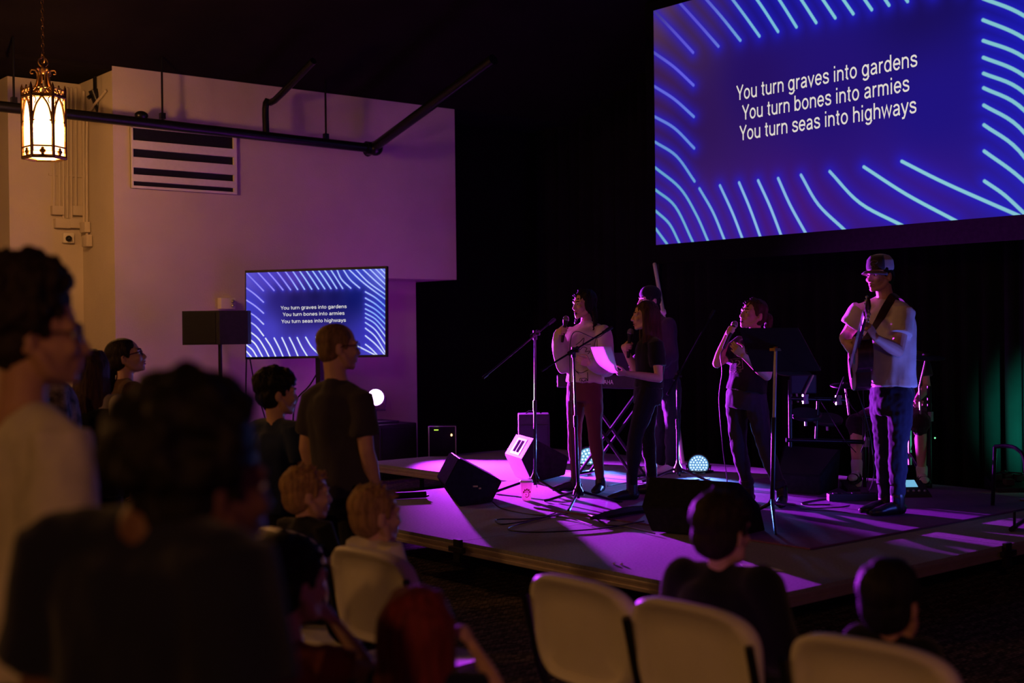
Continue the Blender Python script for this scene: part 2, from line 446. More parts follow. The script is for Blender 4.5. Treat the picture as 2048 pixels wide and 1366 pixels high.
# ------------------------------------------------------------------ stage decks
def deck(x0, x1, y0, y1, label):
    t = thing('stage_deck', label, 'stage', ((x0 + x1) / 2, (y0 + y1) / 2, 0), 'portable decks that make up the stage')
    g = 0.004; z = STAGE
    bm = bmn(); add_box(bm, ((x0 + x1) / 2, (y0 + y1) / 2, z - 0.012), (x1 - x0 - 2 * g, y1 - y0 - 2 * g, 0.024)); obj('deck_top', bm, M['deck'], t, smooth=False)
    bm = bmn(); cx_, cy_ = (x0 + x1) / 2, (y0 + y1) / 2
    for zz, th, e in ((z - 0.034, 0.020, 0.002), (z - 0.052, 0.016, -0.006), (z - 0.072, 0.024, 0.004)):
        w, l = x1 - x0 + 2 * e - 2 * g, y1 - y0 + 2 * e - 2 * g
        for sx in (-1, 1): add_box(bm, (cx_ + sx * (w / 2 - 0.02), cy_, zz), (0.04, l, th), None, 0.003)
        for sy in (-1, 1): add_box(bm, (cx_, cy_ + sy * (l / 2 - 0.02), zz), (w - 0.08, 0.04, th), None, 0.003)
    obj('edge_frame', bm, M['deck_edge'], t, smooth=False)
    for sx in (-1, 1):
        for sy in (-1, 1):
            bm = bmn(); add_tube(bm, [V((cx_ + sx * (x1 - x0 - 0.9) / 2, cy_ + sy * (y1 - y0 - 0.9) / 2, 0)), V((cx_ + sx * (x1 - x0 - 0.9) / 2, cy_ + sy * (y1 - y0 - 0.9) / 2, z - 0.08))], 0.024, 8)
            obj('leg', bm, M['black_metal'], t)
XF, XM, XR = 5.05, 7.44, 9.9
YS = (4.22, 6.69, 9.10, 11.55)
deck(XF, XM, YS[0], YS[1], 'front right stage deck with a corner pointing at the white chairs')
deck(XF, XM, YS[1], YS[2], 'front left stage deck carrying the wedge monitor nearest the audience')
deck(XM, XR, YS[0], YS[1], 'rear right stage deck under the drum kit and guitarist')
deck(XM, XR, YS[1], YS[2], 'rear middle stage deck under the keyboard')
deck(XM, XR, YS[2], YS[3], 'rear left stage deck reaching towards the purple light by the wall')
for nm, x, y, ax in (('deck on its front edge', XF, YS[1], 0), ('deck on its right edge', XM, YS[0], 1)):
    bm = bmn()
    o = V((x - 0.012, y, STAGE - 0.06)) if ax == 0 else V((x, y - 0.012, STAGE - 0.06))
    add_box(bm, o, (0.03, 0.07, 0.15) if ax == 0 else (0.07, 0.03, 0.15), None, 0.004)
    add_box(bm, o + V((-0.01, 0, 0.01)) if ax == 0 else o + V((0, -0.01, 0.01)), (0.03, 0.15, 0.035) if ax == 0 else (0.15, 0.03, 0.035), None, 0.004)
    solo('deck_clamp', bm, M['black'], 'black cross shaped clamp joining the ' + nm, 'clamp', o, smooth=False)
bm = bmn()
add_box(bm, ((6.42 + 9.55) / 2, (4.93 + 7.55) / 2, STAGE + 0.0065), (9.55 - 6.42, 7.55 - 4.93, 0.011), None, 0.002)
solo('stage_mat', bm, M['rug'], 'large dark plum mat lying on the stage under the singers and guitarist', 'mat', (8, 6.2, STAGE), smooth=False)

# ------------------------------------------------------------------ the projected picture, shared by screen and television
LN = []
def tvuv(x, y):
    u = (x - 545) / 1005.0; top = 86 - 38 * u; bot = 697 - 8 * u
    return u, (y - top) / (bot - top)
for L in ("545 85 610 150 672 215|628 78 690 145 750 212|702 74 760 140 815 208|768 70 820 138 870 207|827 66 876 134 922 205|882 64 928 132 972 203|932 62 980 132 1024 202|"
          "980 60 1028 130 1073 200|1025 60 1073 130 1118 199|1070 58 1118 128 1163 198|1115 58 1161 126 1204 196|1160 56 1204 126 1247 196|1205 55 1240 130 1305 194|1250 54 1300 130 1368 192|"
          "1290 54 1400 158 1550 275|1340 53 1430 150 1550 240|1390 52 1470 130 1550 205|1440 51 1495 108 1550 165|1482 50 1515 85 1550 122|1518 49 1550 84|"
          "1410 222 1480 265 1550 328|1410 268 1480 312 1550 376|1410 312 1480 352 1550 418|1410 348 1480 390 1550 460|1410 382 1480 424 1550 505|1410 413 1480 460 1550 552|"
          "1410 450 1480 505 1550 610|1410 492 1480 555 1550 672|1410 548 1480 610 1545 688|1410 612 1450 645 1492 690|"
          "545 195 610 242 672 298|545 283 610 325 672 378|545 362 610 400 672 458|545 428 615 472 672 542|545 495 625 555 675 625 712 697|545 553 610 602 665 697|545 608 590 645 622 697|545 655 582 697|"
          "687 562 728 625 762 697|750 560 786 630 815 697|807 558 838 625 867 697|862 558 895 625 925 697|918 558 950 625 992 697|980 556 1025 630 1092 695|1055 555 1130 635 1230 694|1140 553 1240 625 1350 693|1230 550 1330 610 1480 692|1318 546 1400 570 1420 600"
          ).split('|')[:-1]:
    v_ = [float(q) for q in L.split()]
    pts_ = [tvuv(v_[i], v_[i + 1]) for i in range(0, len(v_), 2)]
    LN.append([(p.x, p.y) for p in spline([V((a, b, 0)) for a, b in pts_], 6)])
def lin(c): 
    c = np.array(c, float) / 255.0
    return np.where(c <= 0.04045, c / 12.92, ((c + 0.055) / 1.055) ** 2.4)
def picture(name, nx, ny, place, ctrl, linecol, core, halo, halocol, parent, strength=1.0):
    """a lit picture: place(u, v) gives the point; colour stored per vertex as what the display shows"""
    uu, vv = np.meshgrid(np.linspace(0, 1, nx), np.linspace(0, 1, ny))
    P0 = np.stack([uu.ravel(), vv.ravel()], 1)
    A = np.array([1.777, 1.0])
    def idw(cs):
        ww = 0; acc = 0
        for u, v, c in cs:
            d = ((P0 - (u, v)) * A); w = 1.0 / ((d ** 2).sum(1) + 0.01) ** 1.5
            acc = acc + w[:, None] * lin(c)[None]; ww = ww + w
        return acc / ww[:, None]
    col = idw(ctrl)
    D = np.full(len(P0), 9.0)
    for ln in LN:
        q = np.array(ln) * A
        pp = P0 * A
        lo, hi = q.min(0) - 0.12, q.max(0) + 0.12
        ix = np.where((pp[:, 0] > lo[0]) & (pp[:, 0] < hi[0]) & (pp[:, 1] > lo[1]) & (pp[:, 1] < hi[1]))[0]
        s = pp[ix]; dm = np.full(len(ix), 9.0)
        for a, b in zip(q[:-1], q[1:]):
            ab = b - a; t = np.clip(((s - a) @ ab) / (ab @ ab), 0, 1)
            dm = np.minimum(dm, np.linalg.norm(s - (a + t[:, None] * ab), axis=1))
        D[ix] = np.minimum(D[ix], dm)
    lc = idw(linecol)
    h = np.exp(-(D / halo) ** 1.3)[:, None]
    col = col * (1 - 0.75 * h) + lin(halocol)[None] * 0.75 * h
    k = np.clip((core * 1.25 - D) / (core * 0.5), 0, 1)[:, None]
    col = col * (1 - k) + lc * k
    vs = [place(u, v) for u, v in P0]
    idx = np.arange(nx * ny).reshape(ny, nx)
    fs = np.stack([idx[:-1, :-1], idx[1:, :-1], idx[1:, 1:], idx[:-1, 1:]], -1).reshape(-1, 4)
    me = bpy.data.meshes.new(name); me.from_pydata([tuple(v) for v in vs], [], fs.tolist())
    at_ = me.color_attributes.new('picture', 'FLOAT_COLOR', 'POINT')
    at_.data.foreach_set('color', np.concatenate([col, np.ones((len(col), 1))], 1).astype(np.float32).ravel())
    m = bpy.data.materials.new(name + '_light'); m.use_nodes = True; nt = m.node_tree; nt.nodes.clear()
    at2 = nt.nodes.new('ShaderNodeAttribute'); at2.attribute_name = 'picture'
    e = nt.nodes.new('ShaderNodeEmission'); e.inputs[1].default_value = strength
    o = nt.nodes.new('ShaderNodeOutputMaterial')
    nt.links.new(at2.outputs['Color'], e.inputs[0]); nt.links.new(e.outputs[0], o.inputs[0])
    return link(name, me, m, parent, True, False)
LYR = ('You turn graves into gardens', 'You turn bones into armies', 'You turn seas into highways')


# rounded sans lettering drawn as strokes (cap height 0.72, middle of the stroke)
def _arc(cx_, cy_, rx, ry, a0, a1, n=14): return [(cx_ + rx * math.cos(math.radians(a0 + (a1 - a0) * i / n)), cy_ + ry * math.sin(math.radians(a0 + (a1 - a0) * i / n))) for i in range(n + 1)]
def _sm(pp): return [(p.x, p.y) for p in spline([V((a, b, 0)) for a, b in pp], 5)]
GL = {
    'Y': (0.50, [[(0.01, 0.72), (0.25, 0.30), (0.49, 0.72)], [(0.25, 0.33), (0.25, 0)]]),
    'o': (0.51, [_arc(0.25, 0.255, 0.19, 0.225, 0, 360, 28)]),
    'u': (0.49, [[(0.07, 0.51)] + _arc(0.24, 0.19, 0.17, 0.155, 180, 360), [(0.41, 0.51), (0.41, 0)]]),
    't': (0.28, [[(0.13, 0.66), (0.13, 0.12)] + _arc(0.215, 0.12, 0.085, 0.085, 180, 285, 8), [(0.02, 0.475), (0.25, 0.475)]]),
    'r': (0.31, [[(0.08, 0), (0.08, 0.51)], _arc(0.25, 0.31, 0.17, 0.16, 180, 78)]),
    'n': (0.49, [[(0.07, 0), (0.07, 0.51)], _arc(0.24, 0.315, 0.17, 0.155, 180, 0) + [(0.41, 0)]]),
    'h': (0.49, [[(0.07, 0), (0.07, 0.72)], _arc(0.24, 0.315, 0.17, 0.155, 180, 0) + [(0.41, 0)]]),
    'm': (0.74, [[(0.07, 0), (0.07, 0.51)], _arc(0.215, 0.335, 0.145, 0.135, 180, 0) + [(0.36, 0)], _arc(0.505, 0.335, 0.145, 0.135, 180, 0) + [(0.65, 0)]]),
    'g': (0.51, [_arc(0.235, 0.255, 0.18, 0.225, 0, 360, 28), [(0.42, 0.51), (0.42, -0.03)] + _arc(0.245, -0.03, 0.175, 0.135, 0, -155)]),
    'd': (0.51, [_arc(0.235, 0.255, 0.18, 0.225, 0, 360, 28), [(0.42, 0.72), (0.42, 0)]]),
    'b': (0.51, [_arc(0.26, 0.255, 0.18, 0.225, 0, 360, 28), [(0.075, 0.72), (0.075, 0)]]),
    'a': (0.48, [_arc(0.225, 0.345, 0.16, 0.135, 160, 0) + [(0.385, 0.10), (0.40, 0.045), (0.445, 0.035)], _sm([(0.385, 0.29), (0.25, 0.265), (0.12, 0.235), (0.06, 0.14), (0.11, 0.05), (0.22, 0.035), (0.34, 0.09), (0.385, 0.19)])]),
    'e': (0.49, [[(0.06, 0.265), (0.43, 0.265)] + _arc(0.245, 0.255, 0.188, 0.225, 0, 325, 26)]),
    's': (0.44, [_sm([(0.385, 0.375), (0.33, 0.455), (0.22, 0.48), (0.10, 0.445), (0.08, 0.35), (0.16, 0.285), (0.28, 0.25), (0.385, 0.19), (0.37, 0.075), (0.25, 0.033), (0.12, 0.05), (0.045, 0.145)])]),
    'v': (0.44, [[(0.02, 0.51), (0.215, 0.02), (0.41, 0.51)]]),
    'w': (0.65, [[(0.02, 0.51), (0.165, 0.03), (0.32, 0.50), (0.475, 0.03), (0.62, 0.51)]]),
    'y': (0.44, [[(0.02, 0.51), (0.22, 0.03)], [(0.415, 0.51), (0.21, -0.05), (0.16, -0.14), (0.045, -0.15)]]),
    'i': (0.19, [[(0.09, 0), (0.09, 0.51)], [(0.09, 0.62), (0.09, 0.72)]]), ' ': (0.25, [])}
def lettering(body, m, width, cap, w=0.088):
    """one mesh per word"""
    x = 0; runs = []; word = []; bms = [bmn() for _ in body.split()]; wi = 0
    for ch in body:
        adv, st = GL[ch]
        if ch == ' ': wi += 1
        for pp in st: runs.append([(x + a, b) for a, b in pp]); word.append(wi)
        x += adv + (0.045 if ch != ' ' else 0)
    lo = min(a for r_ in runs for a, b in r_) - w / 2; hi = max(a for r_ in runs for a, b in r_) + w / 2
    sx, sy = width / (hi - lo), cap / 0.72
    for r_, wd in zip(runs, word):
        bm = bms[wd]
        P_ = [V((a, b, 0)) for a, b in r_]; n = len(P_); L_ = []; R_2 = []
        for i, p in enumerate(P_):
            a = (p - P_[i - 1]).normalized() if i else None; b = (P_[i + 1] - p).normalized() if i < n - 1 else None
            t = ((a or b) + (b or a)); t = t.normalized() if t.length > 1e-6 else (a or b)
            nn_ = V((-t.y, t.x, 0)); c_ = max(0.45, nn_.dot(V((-(a or b).y, (a or b).x, 0))))
            L_.append(bm.verts.new(m @ V(((p.x + nn_.x * w / 2 / c_ - lo) * sx, (p.y + nn_.y * w / 2 / c_) * sy, 0)))); R_2.append(bm.verts.new(m @ V(((p.x - nn_.x * w / 2 / c_ - lo) * sx, (p.y - nn_.y * w / 2 / c_) * sy, 0))))
        for i in range(n - 1): bm.faces.new((L_[i], R_2[i], R_2[i + 1], L_[i + 1]))
    return bms

# large projection screen
SX, SY0, SZ0, SH, SW = 10.14, 9.81, 2.596, 2.552, 4.53
s = thing('projection_screen', 'huge projection screen above the band showing three lines of lyrics', 'screen', (SX, SY0 - SW / 2, STAGE))
def scr(u, v, off=0.0): return V((SX - off, SY0 - u * SW, SZ0 + SH * (1 - v)))
picture('projected_picture', 660, 372, scr,
        [(0, 0, (84, 52, 72)), (0.12, 0.1, (62, 36, 70)), (0, .35, (60, 28, 66)), (.12, .5, (46, 20, 84)), (0.3, .35, (36, 15, 96)), (0.35, .1, (22, 16, 118)), (.6, .0, (16, 18, 140)), (.5, .5, (34, 16, 112)),
         (.72, .2, (26, 14, 84)), (.8, .1, (20, 12, 70)), (.95, .15, (18, 14, 96)), (1, .4, (22, 22, 160)), (.75, .6, (30, 18, 125)), (.1, 1, (70, 30, 120)), (0.4, 1, (70, 22, 110)), (.7, .95, (55, 24, 130)), (1, 1, (40, 30, 150))],
        [(0, 0, (62, 44, 130)), (.12, .1, (88, 72, 205)), (.1, .3, (98, 86, 225)), (.15, .5, (100, 130, 215)), (.35, .1, (120, 190, 215)), (.0, .8, (100, 165, 200)), (.5, .1, (128, 200, 210)), (.9, .3, (128, 195, 205)), (.3, .95, (140, 185, 225)), (.7, .95, (135, 200, 212)), (.05, .95, (110, 170, 205))],
        0.0060, 0.026, (34, 30, 200), s)
TXT = glow('projected_text', lin((222, 214, 204)), 1.0)
for i, (t, u0, u1) in enumerate(zip(LYR, (0.256, 0.272, 0.264), (0.7195, 0.701, 0.7165))):
    v_ = (0.4500, 0.5320, 0.6120)[i]
    for bm in lettering(t, basis(V((0, -1, 0)), V((0, 0, 1)), V((-1, 0, 0)), scr(u0, v_, 0.004)), (u1 - u0) * SW, 0.149): obj('lyric_word', bm, TXT, s, smooth=False)
bm = bmn(); b_ = 0.205
add_box(bm, (SX + 0.02, SY0 - SW / 2, SZ0 - b_ / 2 - 0.002), (0.05, SW + 0.24, b_))
add_box(bm, (SX + 0.02, SY0 - SW / 2, SZ0 + SH + 0.05), (0.05, SW + 0.24, 0.1))
for y in (SY0 + 0.062, SY0 - SW - 0.062): add_box(bm, (SX + 0.02, y, SZ0 + SH / 2), (0.05, 0.12, SH))
obj('frame', bm, M['matt_black'], s, smooth=False)
bm = bmn(); add_box(bm, (SX + 0.06, SY0 - SW / 2, SZ0 + SH / 2), (0.02, SW, SH)); obj('back_panel', bm, M['black'], s, smooth=False)
for y in (SY0 + 0.03, SY0 - SW - 0.03):
    bm = bmn(); add_box(bm, (SX + 0.07, y, (SZ0 - STAGE) / 2 + 0.0), (0.05, 0.05, SZ0)); add_box(bm, (SX + 0.05, y, 0.015), (0.9, 0.05, 0.03)); obj('leg', bm, M['black_metal'], s, smooth=False)
a, b = at(1309, 528, 14.0), at(1326, 622, 13.35)
bm = bmn(); add_tube(bm, [a, b, b + (b - a) * 0.06], 0.020, 8); add_tube(bm, [b, b + (b - a) * 0.05], 0.03, 8); add_tube(bm, [b, V((b.x - 0.1, b.y - 0.35, 0.31))], 0.02, 8)
obj('brace', bm, M['white_metal'], s)

# television
tl, tr, bl, br = at(490, 541, 13.45), at(773.5, 532, 13.15), at(490.5, 719, 13.45), at(773.5, 714, 13.15)
tv = thing('television', 'flat television on a stand by the left wall showing the lyrics', 'television', V((tl.x + tr.x, tl.y + tr.y, 0)) / 2)
nrm = (tr - tl).cross(tl - bl).normalized()
if nrm.dot(O_ - tl) < 0: nrm = -nrm
def tvp(u, v, off=0.0): return tl * (1 - u) * (1 - v) + tr * u * (1 - v) + bl * (1 - u) * v + br * u * v + nrm * off
bm = bmn()
bmesh.ops.convex_hull(bm, input=[bm.verts.new(tvp(u, v, o)) for u in (0, 1) for v in (0, 1) for o in (0.0, -0.06)]); obj('housing', bm, M['black'], tv, smooth=False)
def tvin(u, v, off=0.003): return tvp(0.009 + 0.981 * u, 0.028 + 0.945 * v, off)
picture('picture', 400, 230, tvin,
        [(0, 0, (96, 84, 205)), (.15, .05, (82, 66, 190)), (.35, .08, (86, 58, 165)), (.55, .05, (60, 60, 165)), (.8, .05, (52, 70, 190)), (1, 0, (120, 130, 235)), (1, .4, (32, 52, 170)), (.8, .3, (12, 18, 105)), (.5, .30, (18, 14, 66)), (.36, .32, (20, 16, 72)), (.64, .32, (16, 14, 74)), (.76, .36, (12, 16, 90)), (.5, .44, (26, 18, 88)), (.35, .44, (30, 20, 96)), (.65, .45, (24, 20, 100)), (.24, .3, (38, 28, 112)),
         (.0, .4, (60, 58, 190)), (.5, .55, (36, 24, 110)), (.5, .8, (72, 60, 180)), (.15, .7, (70, 62, 190)), (0, 1, (90, 84, 215)), (.5, 1, (88, 66, 195)), (1, 1, (88, 80, 210)), (.9, .75, (52, 46, 175))],
        [(0, 0, (130, 120, 240)), (.2, .1, (150, 135, 255)), (.5, .1, (165, 200, 255)), (.9, .1, (175, 195, 255)), (1, .5, (120, 165, 250)), (0, .4, (160, 155, 255)), (.1, .9, (240, 244, 255)), (.4, .9, (225, 235, 255)), (.9, .9, (205, 215, 255))],
        0.0080, 0.021, (66, 62, 215), tv, 1.0)
TXT = glow('tv_text', lin((235, 232, 230)), 1.0)
xr = (tvin(1, 0) - tvin(0, 0)).normalized()
for t, u0, u1, v_ in zip(LYR, (.253, .268, .258), (.727, .712, .722), (.447, .525, .607)):
    o = tvin(u0, v_, 0.006)
    for bm in lettering(t, basis(xr, V((0, 0, 1)), nrm, o), (tvin(u1, v_) - tvin(u0, v_)).length, 0.036): obj('lyric_word', bm, TXT, tv, smooth=False)
bm = bmn(); q = tvp(0.53, 1.0, -0.09)
add_box(bm, (q.x, q.y + 0.02, q.z / 2 + 0.1), (0.09, 0.09, q.z + 0.3)); obj('post', bm, M['black'], tv, smooth=False)
bm = bmn(); add_box(bm, (q.x, q.y + 0.02, 0.02), (0.6, 0.9, 0.04), None, 0.01); obj('base', bm, M['black'], tv, smooth=False)
for P_ in ([(493, 718), (492, 760), (491, 838)], [(500, 718), (510, 770), (530, 835), (540, 880)], [(650, 718), (620, 770), (590, 808), (585, 900)], [(634, 718), (633, 770)]):
    bm = bmn(); add_tube(bm, [at(x, y, 13.4 + 0.05 * i) for i, (x, y) in enumerate(P_)], 0.008, 6, 4); obj('hanging_cable', bm, M['cable'], tv)

# loudspeaker on a pole beside the television
t = thing('loudspeaker', 'black loudspeaker lying on a pole left of the television', 'speaker', at(436, 690, 12.9))
zb_, zt_ = at(436, 689, 12.9).z, at(436, 622, 12.9).z
o = at(436, 656, 12.75)
pl = [(-0.355, 0.0), (0.0, -0.06), (0.03, -0.06), (0.28, 0.08), (0.28, 0.24), (-0.3, 0.28)]
bm = bmn(); add_prism(bm, pl, zt_ - zb_, basis(R0, FH, V((0, 0, 1)), V((o.x, o.y, zb_)))); obj('cabinet', bm, M['black_box'], t, smooth=False)
bm = bmn(); add_prism(bm, [(-0.34, -0.009), (-0.01, -0.066), (-0.01, -0.058), (-0.34, -0.001)], zt_ - zb_ - 0.03, basis(R0, FH, V((0, 0, 1)), V((o.x, o.y, zb_ + 0.015)))); obj('grille', bm, M['grille'], t, smooth=False)
t = thing('speaker_pole', 'thin black pole holding up the loudspeaker by the left wall', 'stand', V((o.x, o.y, 0)))
q = V((o.x, o.y, 0)) + FH * 0.08
bm = bmn(); add_tube(bm, [q, V((q.x, q.y, zb_))], 0.02, 10); obj('pole', bm, M['black_metal'], t)
for k in range(3):
    d = cdir(60 + 120 * k); bm = bmn(); add_tube(bm, [q + V((0, 0, 0.8)), q + d * 0.4 + V((0, 0, 0.02))], 0.012, 8); obj('leg', bm, M['black_metal'], t)

# ------------------------------------------------------------------ hanging lantern
mesh_part = obj
def lantern(c, label, watts):
    """c = centre of the lamp body"""
    t = thing('hanging_lantern', label, 'lantern', c + V((0, 0, -0.22)), 'gothic hanging lanterns')
    R = 0.150; z0, z1 = -0.215, 0.235; kids = []
    def obj(n_, b_, m_, t_, **k_):
        for v_ in b_.verts: v_.co = c + (v_.co - c) * 1.126
        return mesh_part(n_, b_, m_, t_, **k_)
    hx = [(math.cos(PI / 3 * k + 0.62), math.sin(PI / 3 * k + 0.62)) for k in range(6)]
    hp = lambda k, r, z: c + V((hx[k % 6][0] * r, hx[k % 6][1] * r, z))
    bm = bmn(); lo = [bm.verts.new(hp(k, R - 0.012, z0 + 0.01)) for k in range(6)]; hi = [bm.verts.new(hp(k, R - 0.012, z1 - 0.02)) for k in range(6)]
    for k in range(6): bm.faces.new((lo[k], lo[(k + 1) % 6], hi[(k + 1) % 6], hi[k]))
    bm.faces.new(lo); bm.faces.new(hi)
    obj('glass_panels', bm, M['lamp_glass'], t, smooth=False)
    bm = bmn()
    for k in range(6):
        add_tube(bm, [hp(k, R, z0 - 0.01), hp(k, R, z1 + 0.06), hp(k, R, z1 + 0.09)], [0.012, 0.012, 0.002], 6)
        for z, r in ((z0, 0.014), (z0 + 0.075, 0.007), (z1 - 0.005, 0.012)): add_tube(bm, [hp(k, R, z), hp(k + 1, R, z)], r, 6)
    obj('frame', bm, M['brass'], t)
    for k in range(6):                                          # pointed arches with cusps, and the quatrefoils of the lower band
        bm = bmn(); a, b = hp(k, R, 0), hp(k + 1, R, 0)
        def fp(u, z): return a * (1 - u) + b * u + V((0, 0, z))
        for sgn in (0, 1):
            g = lambda u: u if sgn == 0 else 1 - u
            add_tube(bm, [fp(g(0.06), 0.02), fp(g(0.10), 0.09), fp(g(0.24), 0.165), fp(g(0.5), 0.225)], 0.0085, 5, 4)
            add_tube(bm, [fp(g(0.06), z0 + 0.038), fp(g(0.06), 0.03)], 0.005, 5)
            add_tube(bm, [fp(g(0.05), 0.04), fp(g(0.17), 0.05)], [0.009, 0.004], 5)
            add_tube(bm, [fp(g(0.1), 0.225), fp(g(0.22), 0.2), fp(g(0.16), 0.17)], 0.004, 5, 3)
        for du, dz in ((0, 0.016), (0, -0.016), (0.07, 0), (-0.07, 0)): add_ell(bm, fp(0.5 + du, z0 + 0.038 + dz), (0.014, 0.014, 0.014), None, 8, 6)
        add_tube(bm, [fp(0.05, z0 + 0.038), fp(0.95, z0 + 0.038)], 0.0025, 5)
        obj('tracery', bm, M['brass'], t)
    bm = bmn()                                                  # openwork crown
    for k in range(6):
        a, b = hp(k, R, 0), hp(k + 1, R, 0)
        for u in (0.2, 0.5, 0.8):
            q = a * (1 - u) + b * u + V((0, 0, z1 + 0.03)); ring = [q + ((b - a).normalized() * math.cos(s) + V((0, 0, 1)) * math.sin(s)) * 0.02 for s in [PI / 4 * i for i in range(9)]]
            add_tube(bm, ring, 0.004, 5)
        q = (a + b) / 2 + V((0, 0, z1 + 0.06)); add_ell(bm, q, (0.008, 0.008, 0.02), None, 8, 6)
        add_tube(bm, [a + V((0, 0, z1 + 0.005)), b + V((0, 0, z1 + 0.005))], 0.008, 5); add_tube(bm, [a + V((0, 0, z1 + 0.052)), b + V((0, 0, z1 + 0.052))], 0.004, 5)
    obj('crown', bm, M['brass'], t)
    bm = bmn()
    for k in range(6):
        d = V((hx[k][0], hx[k][1], 0))
        add_tube(bm, [c + d * 0.145 + V((0, 0, z1)), c + d * 0.06 + V((0, 0, z1 + 0.06)), c + d * 0.035 + V((0, 0, z1 + 0.15)), c + d * 0.05 + V((0, 0, z1 + 0.195)), c + d * 0.082 + V((0, 0, z1 + 0.20)), c + d * 0.088 + V((0, 0, z1 + 0.175)), c + d * 0.07 + V((0, 0, z1 + 0.172))], [0.012, 0.014, 0.012, 0.01, 0.007, 0.006, 0.005], 6, 4)
    add_ell(bm, c + V((0, 0, z1 + 0.21)), (0.018, 0.018, 0.04)); 
    obj('scroll_stem', bm, M['brass'], t)
    bm = bmn()
    for k, z in enumerate((0.26, 0.285)):
        q = c + V((0, 0, z1 + z)); ax = (V((1, 0, 0)), V((0, 1, 0)))[k]
        add_tube(bm, [q + (ax * math.cos(s) + V((0, 0, 1)) * math.sin(s)) * 0.035 for s in [PI / 6 * i for i in range(13)]], 0.006, 6)
    obj('top_rings', bm, M['brass'], t)
    bm = bmn(); z = z1 + 0.32; top = (zc(c.y) if c.y < YW else 4.34) - c.z; top /= 1.126; k = 0
    while z < top:
        q = c + V((0, 0, z)); ax = (V((1, 0, 0)), V((0, 1, 0)))[k % 2]
        add_tube(bm, [q + ax * (0.009 * math.cos(s)) + V((0, 0, 0.02 * math.sin(s))) for s in [PI / 4 * i for i in range(9)]], 0.0028, 5)
        z += 0.032; k += 1
    obj('chain', bm, M['brass'], t)
    point('lantern_bulb', c, (1.0, 0.42, 0.11), watts, 0.09)
    return t
def lamp_glass():
    m = bpy.data.materials.new('lit_frosted_lantern_glass'); m.use_nodes = True; nt = m.node_tree; nt.nodes.clear()
    e = nt.nodes.new('ShaderNodeEmission'); e.inputs[0].default_value = (1.0, 0.52, 0.20, 1); e.inputs[1].default_value = 14.0
    tr = nt.nodes.new('ShaderNodeBsdfTransparent'); mx = nt.nodes.new('ShaderNodeMixShader'); mx.inputs[0].default_value = 0.4
    o = nt.nodes.new('ShaderNodeOutputMaterial'); nt.links.new(tr.outputs[0], mx.inputs[1]); nt.links.new(e.outputs[0], mx.inputs[2]); nt.links.new(mx.outputs[0], o.inputs[0])
    return m
M['lamp_glass'] = lamp_glass()
LC = at(88, 258, 10.7)
lantern(LC, 'lit gothic brass lantern hanging from a chain at upper left', 150)
lantern(V((-1.3, 9.3, LC.z)), 'second lit lantern of the row, hanging nearer the back of the hall', 330)
lantern(V((-3.2, -2.4, LC.z)), 'third lit lantern, hanging behind the audience on the right', 480)
# ================================================================== EQUIPMENT
def hull(bm, pts): bmesh.ops.convex_hull(bm, input=[bm.verts.new(p) for p in pts])
def par(loc, aim, label, lenscol, strength, r=0.1, ledcol=None, base=True):
    t = thing('stage_light', label, 'stage light', loc, None)
    d = (V(aim) - V(loc)).normalized(); x, y, z = frame(d); m = basis(x, y, z, V(loc))
    bm = bmn(); add_lathe(bm, [(r * 0.75, -0.2), (r * 0.98, -0.16), (r * 1.03, -0.02), (r * 1.08, 0.0), (r * 1.08, 0.012), (r * 0.98, 0.012), (r * 0.96, -0.02), (r * 0.5, -0.03)], m, 24); obj('housing', bm, M['black'], t)
    bm = bmn(); add_lathe(bm, [(r * 0.94, -0.012), (r * 0.9, -0.004), (r * 0.5, 0.0)], m, 24); obj('lens', bm, glow('lens_light', lenscol, strength), t, smooth=False)
    if ledcol is not None:
        bm = bmn()
        for ring, n in ((0, 1), (0.27, 6), (0.52, 12), (0.76, 18)):
            for k in range(n): add_ell(bm, (math.cos(2 * PI * k / n) * r * ring, math.sin(2 * PI * k / n) * r * ring, 0.004), (r * 0.095, r * 0.095, 0.006), m, 8, 5)
        obj('leds', bm, glow('led_light', ledcol, strength * 2.2), t)
    bm = bmn(); u = V((0, 0, 1)); s = d.cross(u).normalized()
    lo = V(loc) - u * (r + 0.045)
    if loc[2] < 0.62: lo.z = max(lo.z, (STAGE if loc[0] < XR else 0.0) + 0.018)
    add_tube(bm, [V(loc) + s * (r * 1.12), lo + s * (r * 1.1), lo - s * (r * 1.1), V(loc) - s * (r * 1.12)], 0.011, 6)
    if base: add_box(bm, lo + V((0, 0, 0)), (0.2, 0.2, 0.014))
    obj('yoke', bm, M['black'], t)
    return t
# subwoofer boxes and the purple light on them by the wall
KX, KY = PAR_KEY.x, PAR_KEY.y + 0.06
BT = on_y(780, 845, KY).z
t = thing('subwoofer', 'black subwoofer box standing by the wall under the purple light', 'speaker', (KX + 0.12, KY, 0))
bm = bmn(); add_box(bm, (KX + 0.14, KY + 0.03, BT / 2), (0.52, 0.55, BT), None, 0.012); obj('cabinet', bm, M['black_box'], t, smooth=False)
bm = bmn(); add_box(bm, (KX + 0.14, KY - 0.252, BT / 2), (0.46, 0.014, BT - 0.08)); obj('grille', bm, M['grille'], t, smooth=False)
bm = bmn(); add_box(bm, (KX + 0.03, KY, BT + 0.016), (0.34, 0.36, 0.03), None, 0.006)
solo('lamp_block', bm, M['black_box'], 'flat black block between the purple stage light and the subwoofer', 'block', (KX + 0.03, KY, BT), smooth=False)
bm = bmn(); add_tube(bm, [V((KX + 0.01, KY + 0.02, BT + 0.031)), V((KX + 0.01, KY + 0.02, PAR_KEY.z - 0.155))], 0.014, 8)
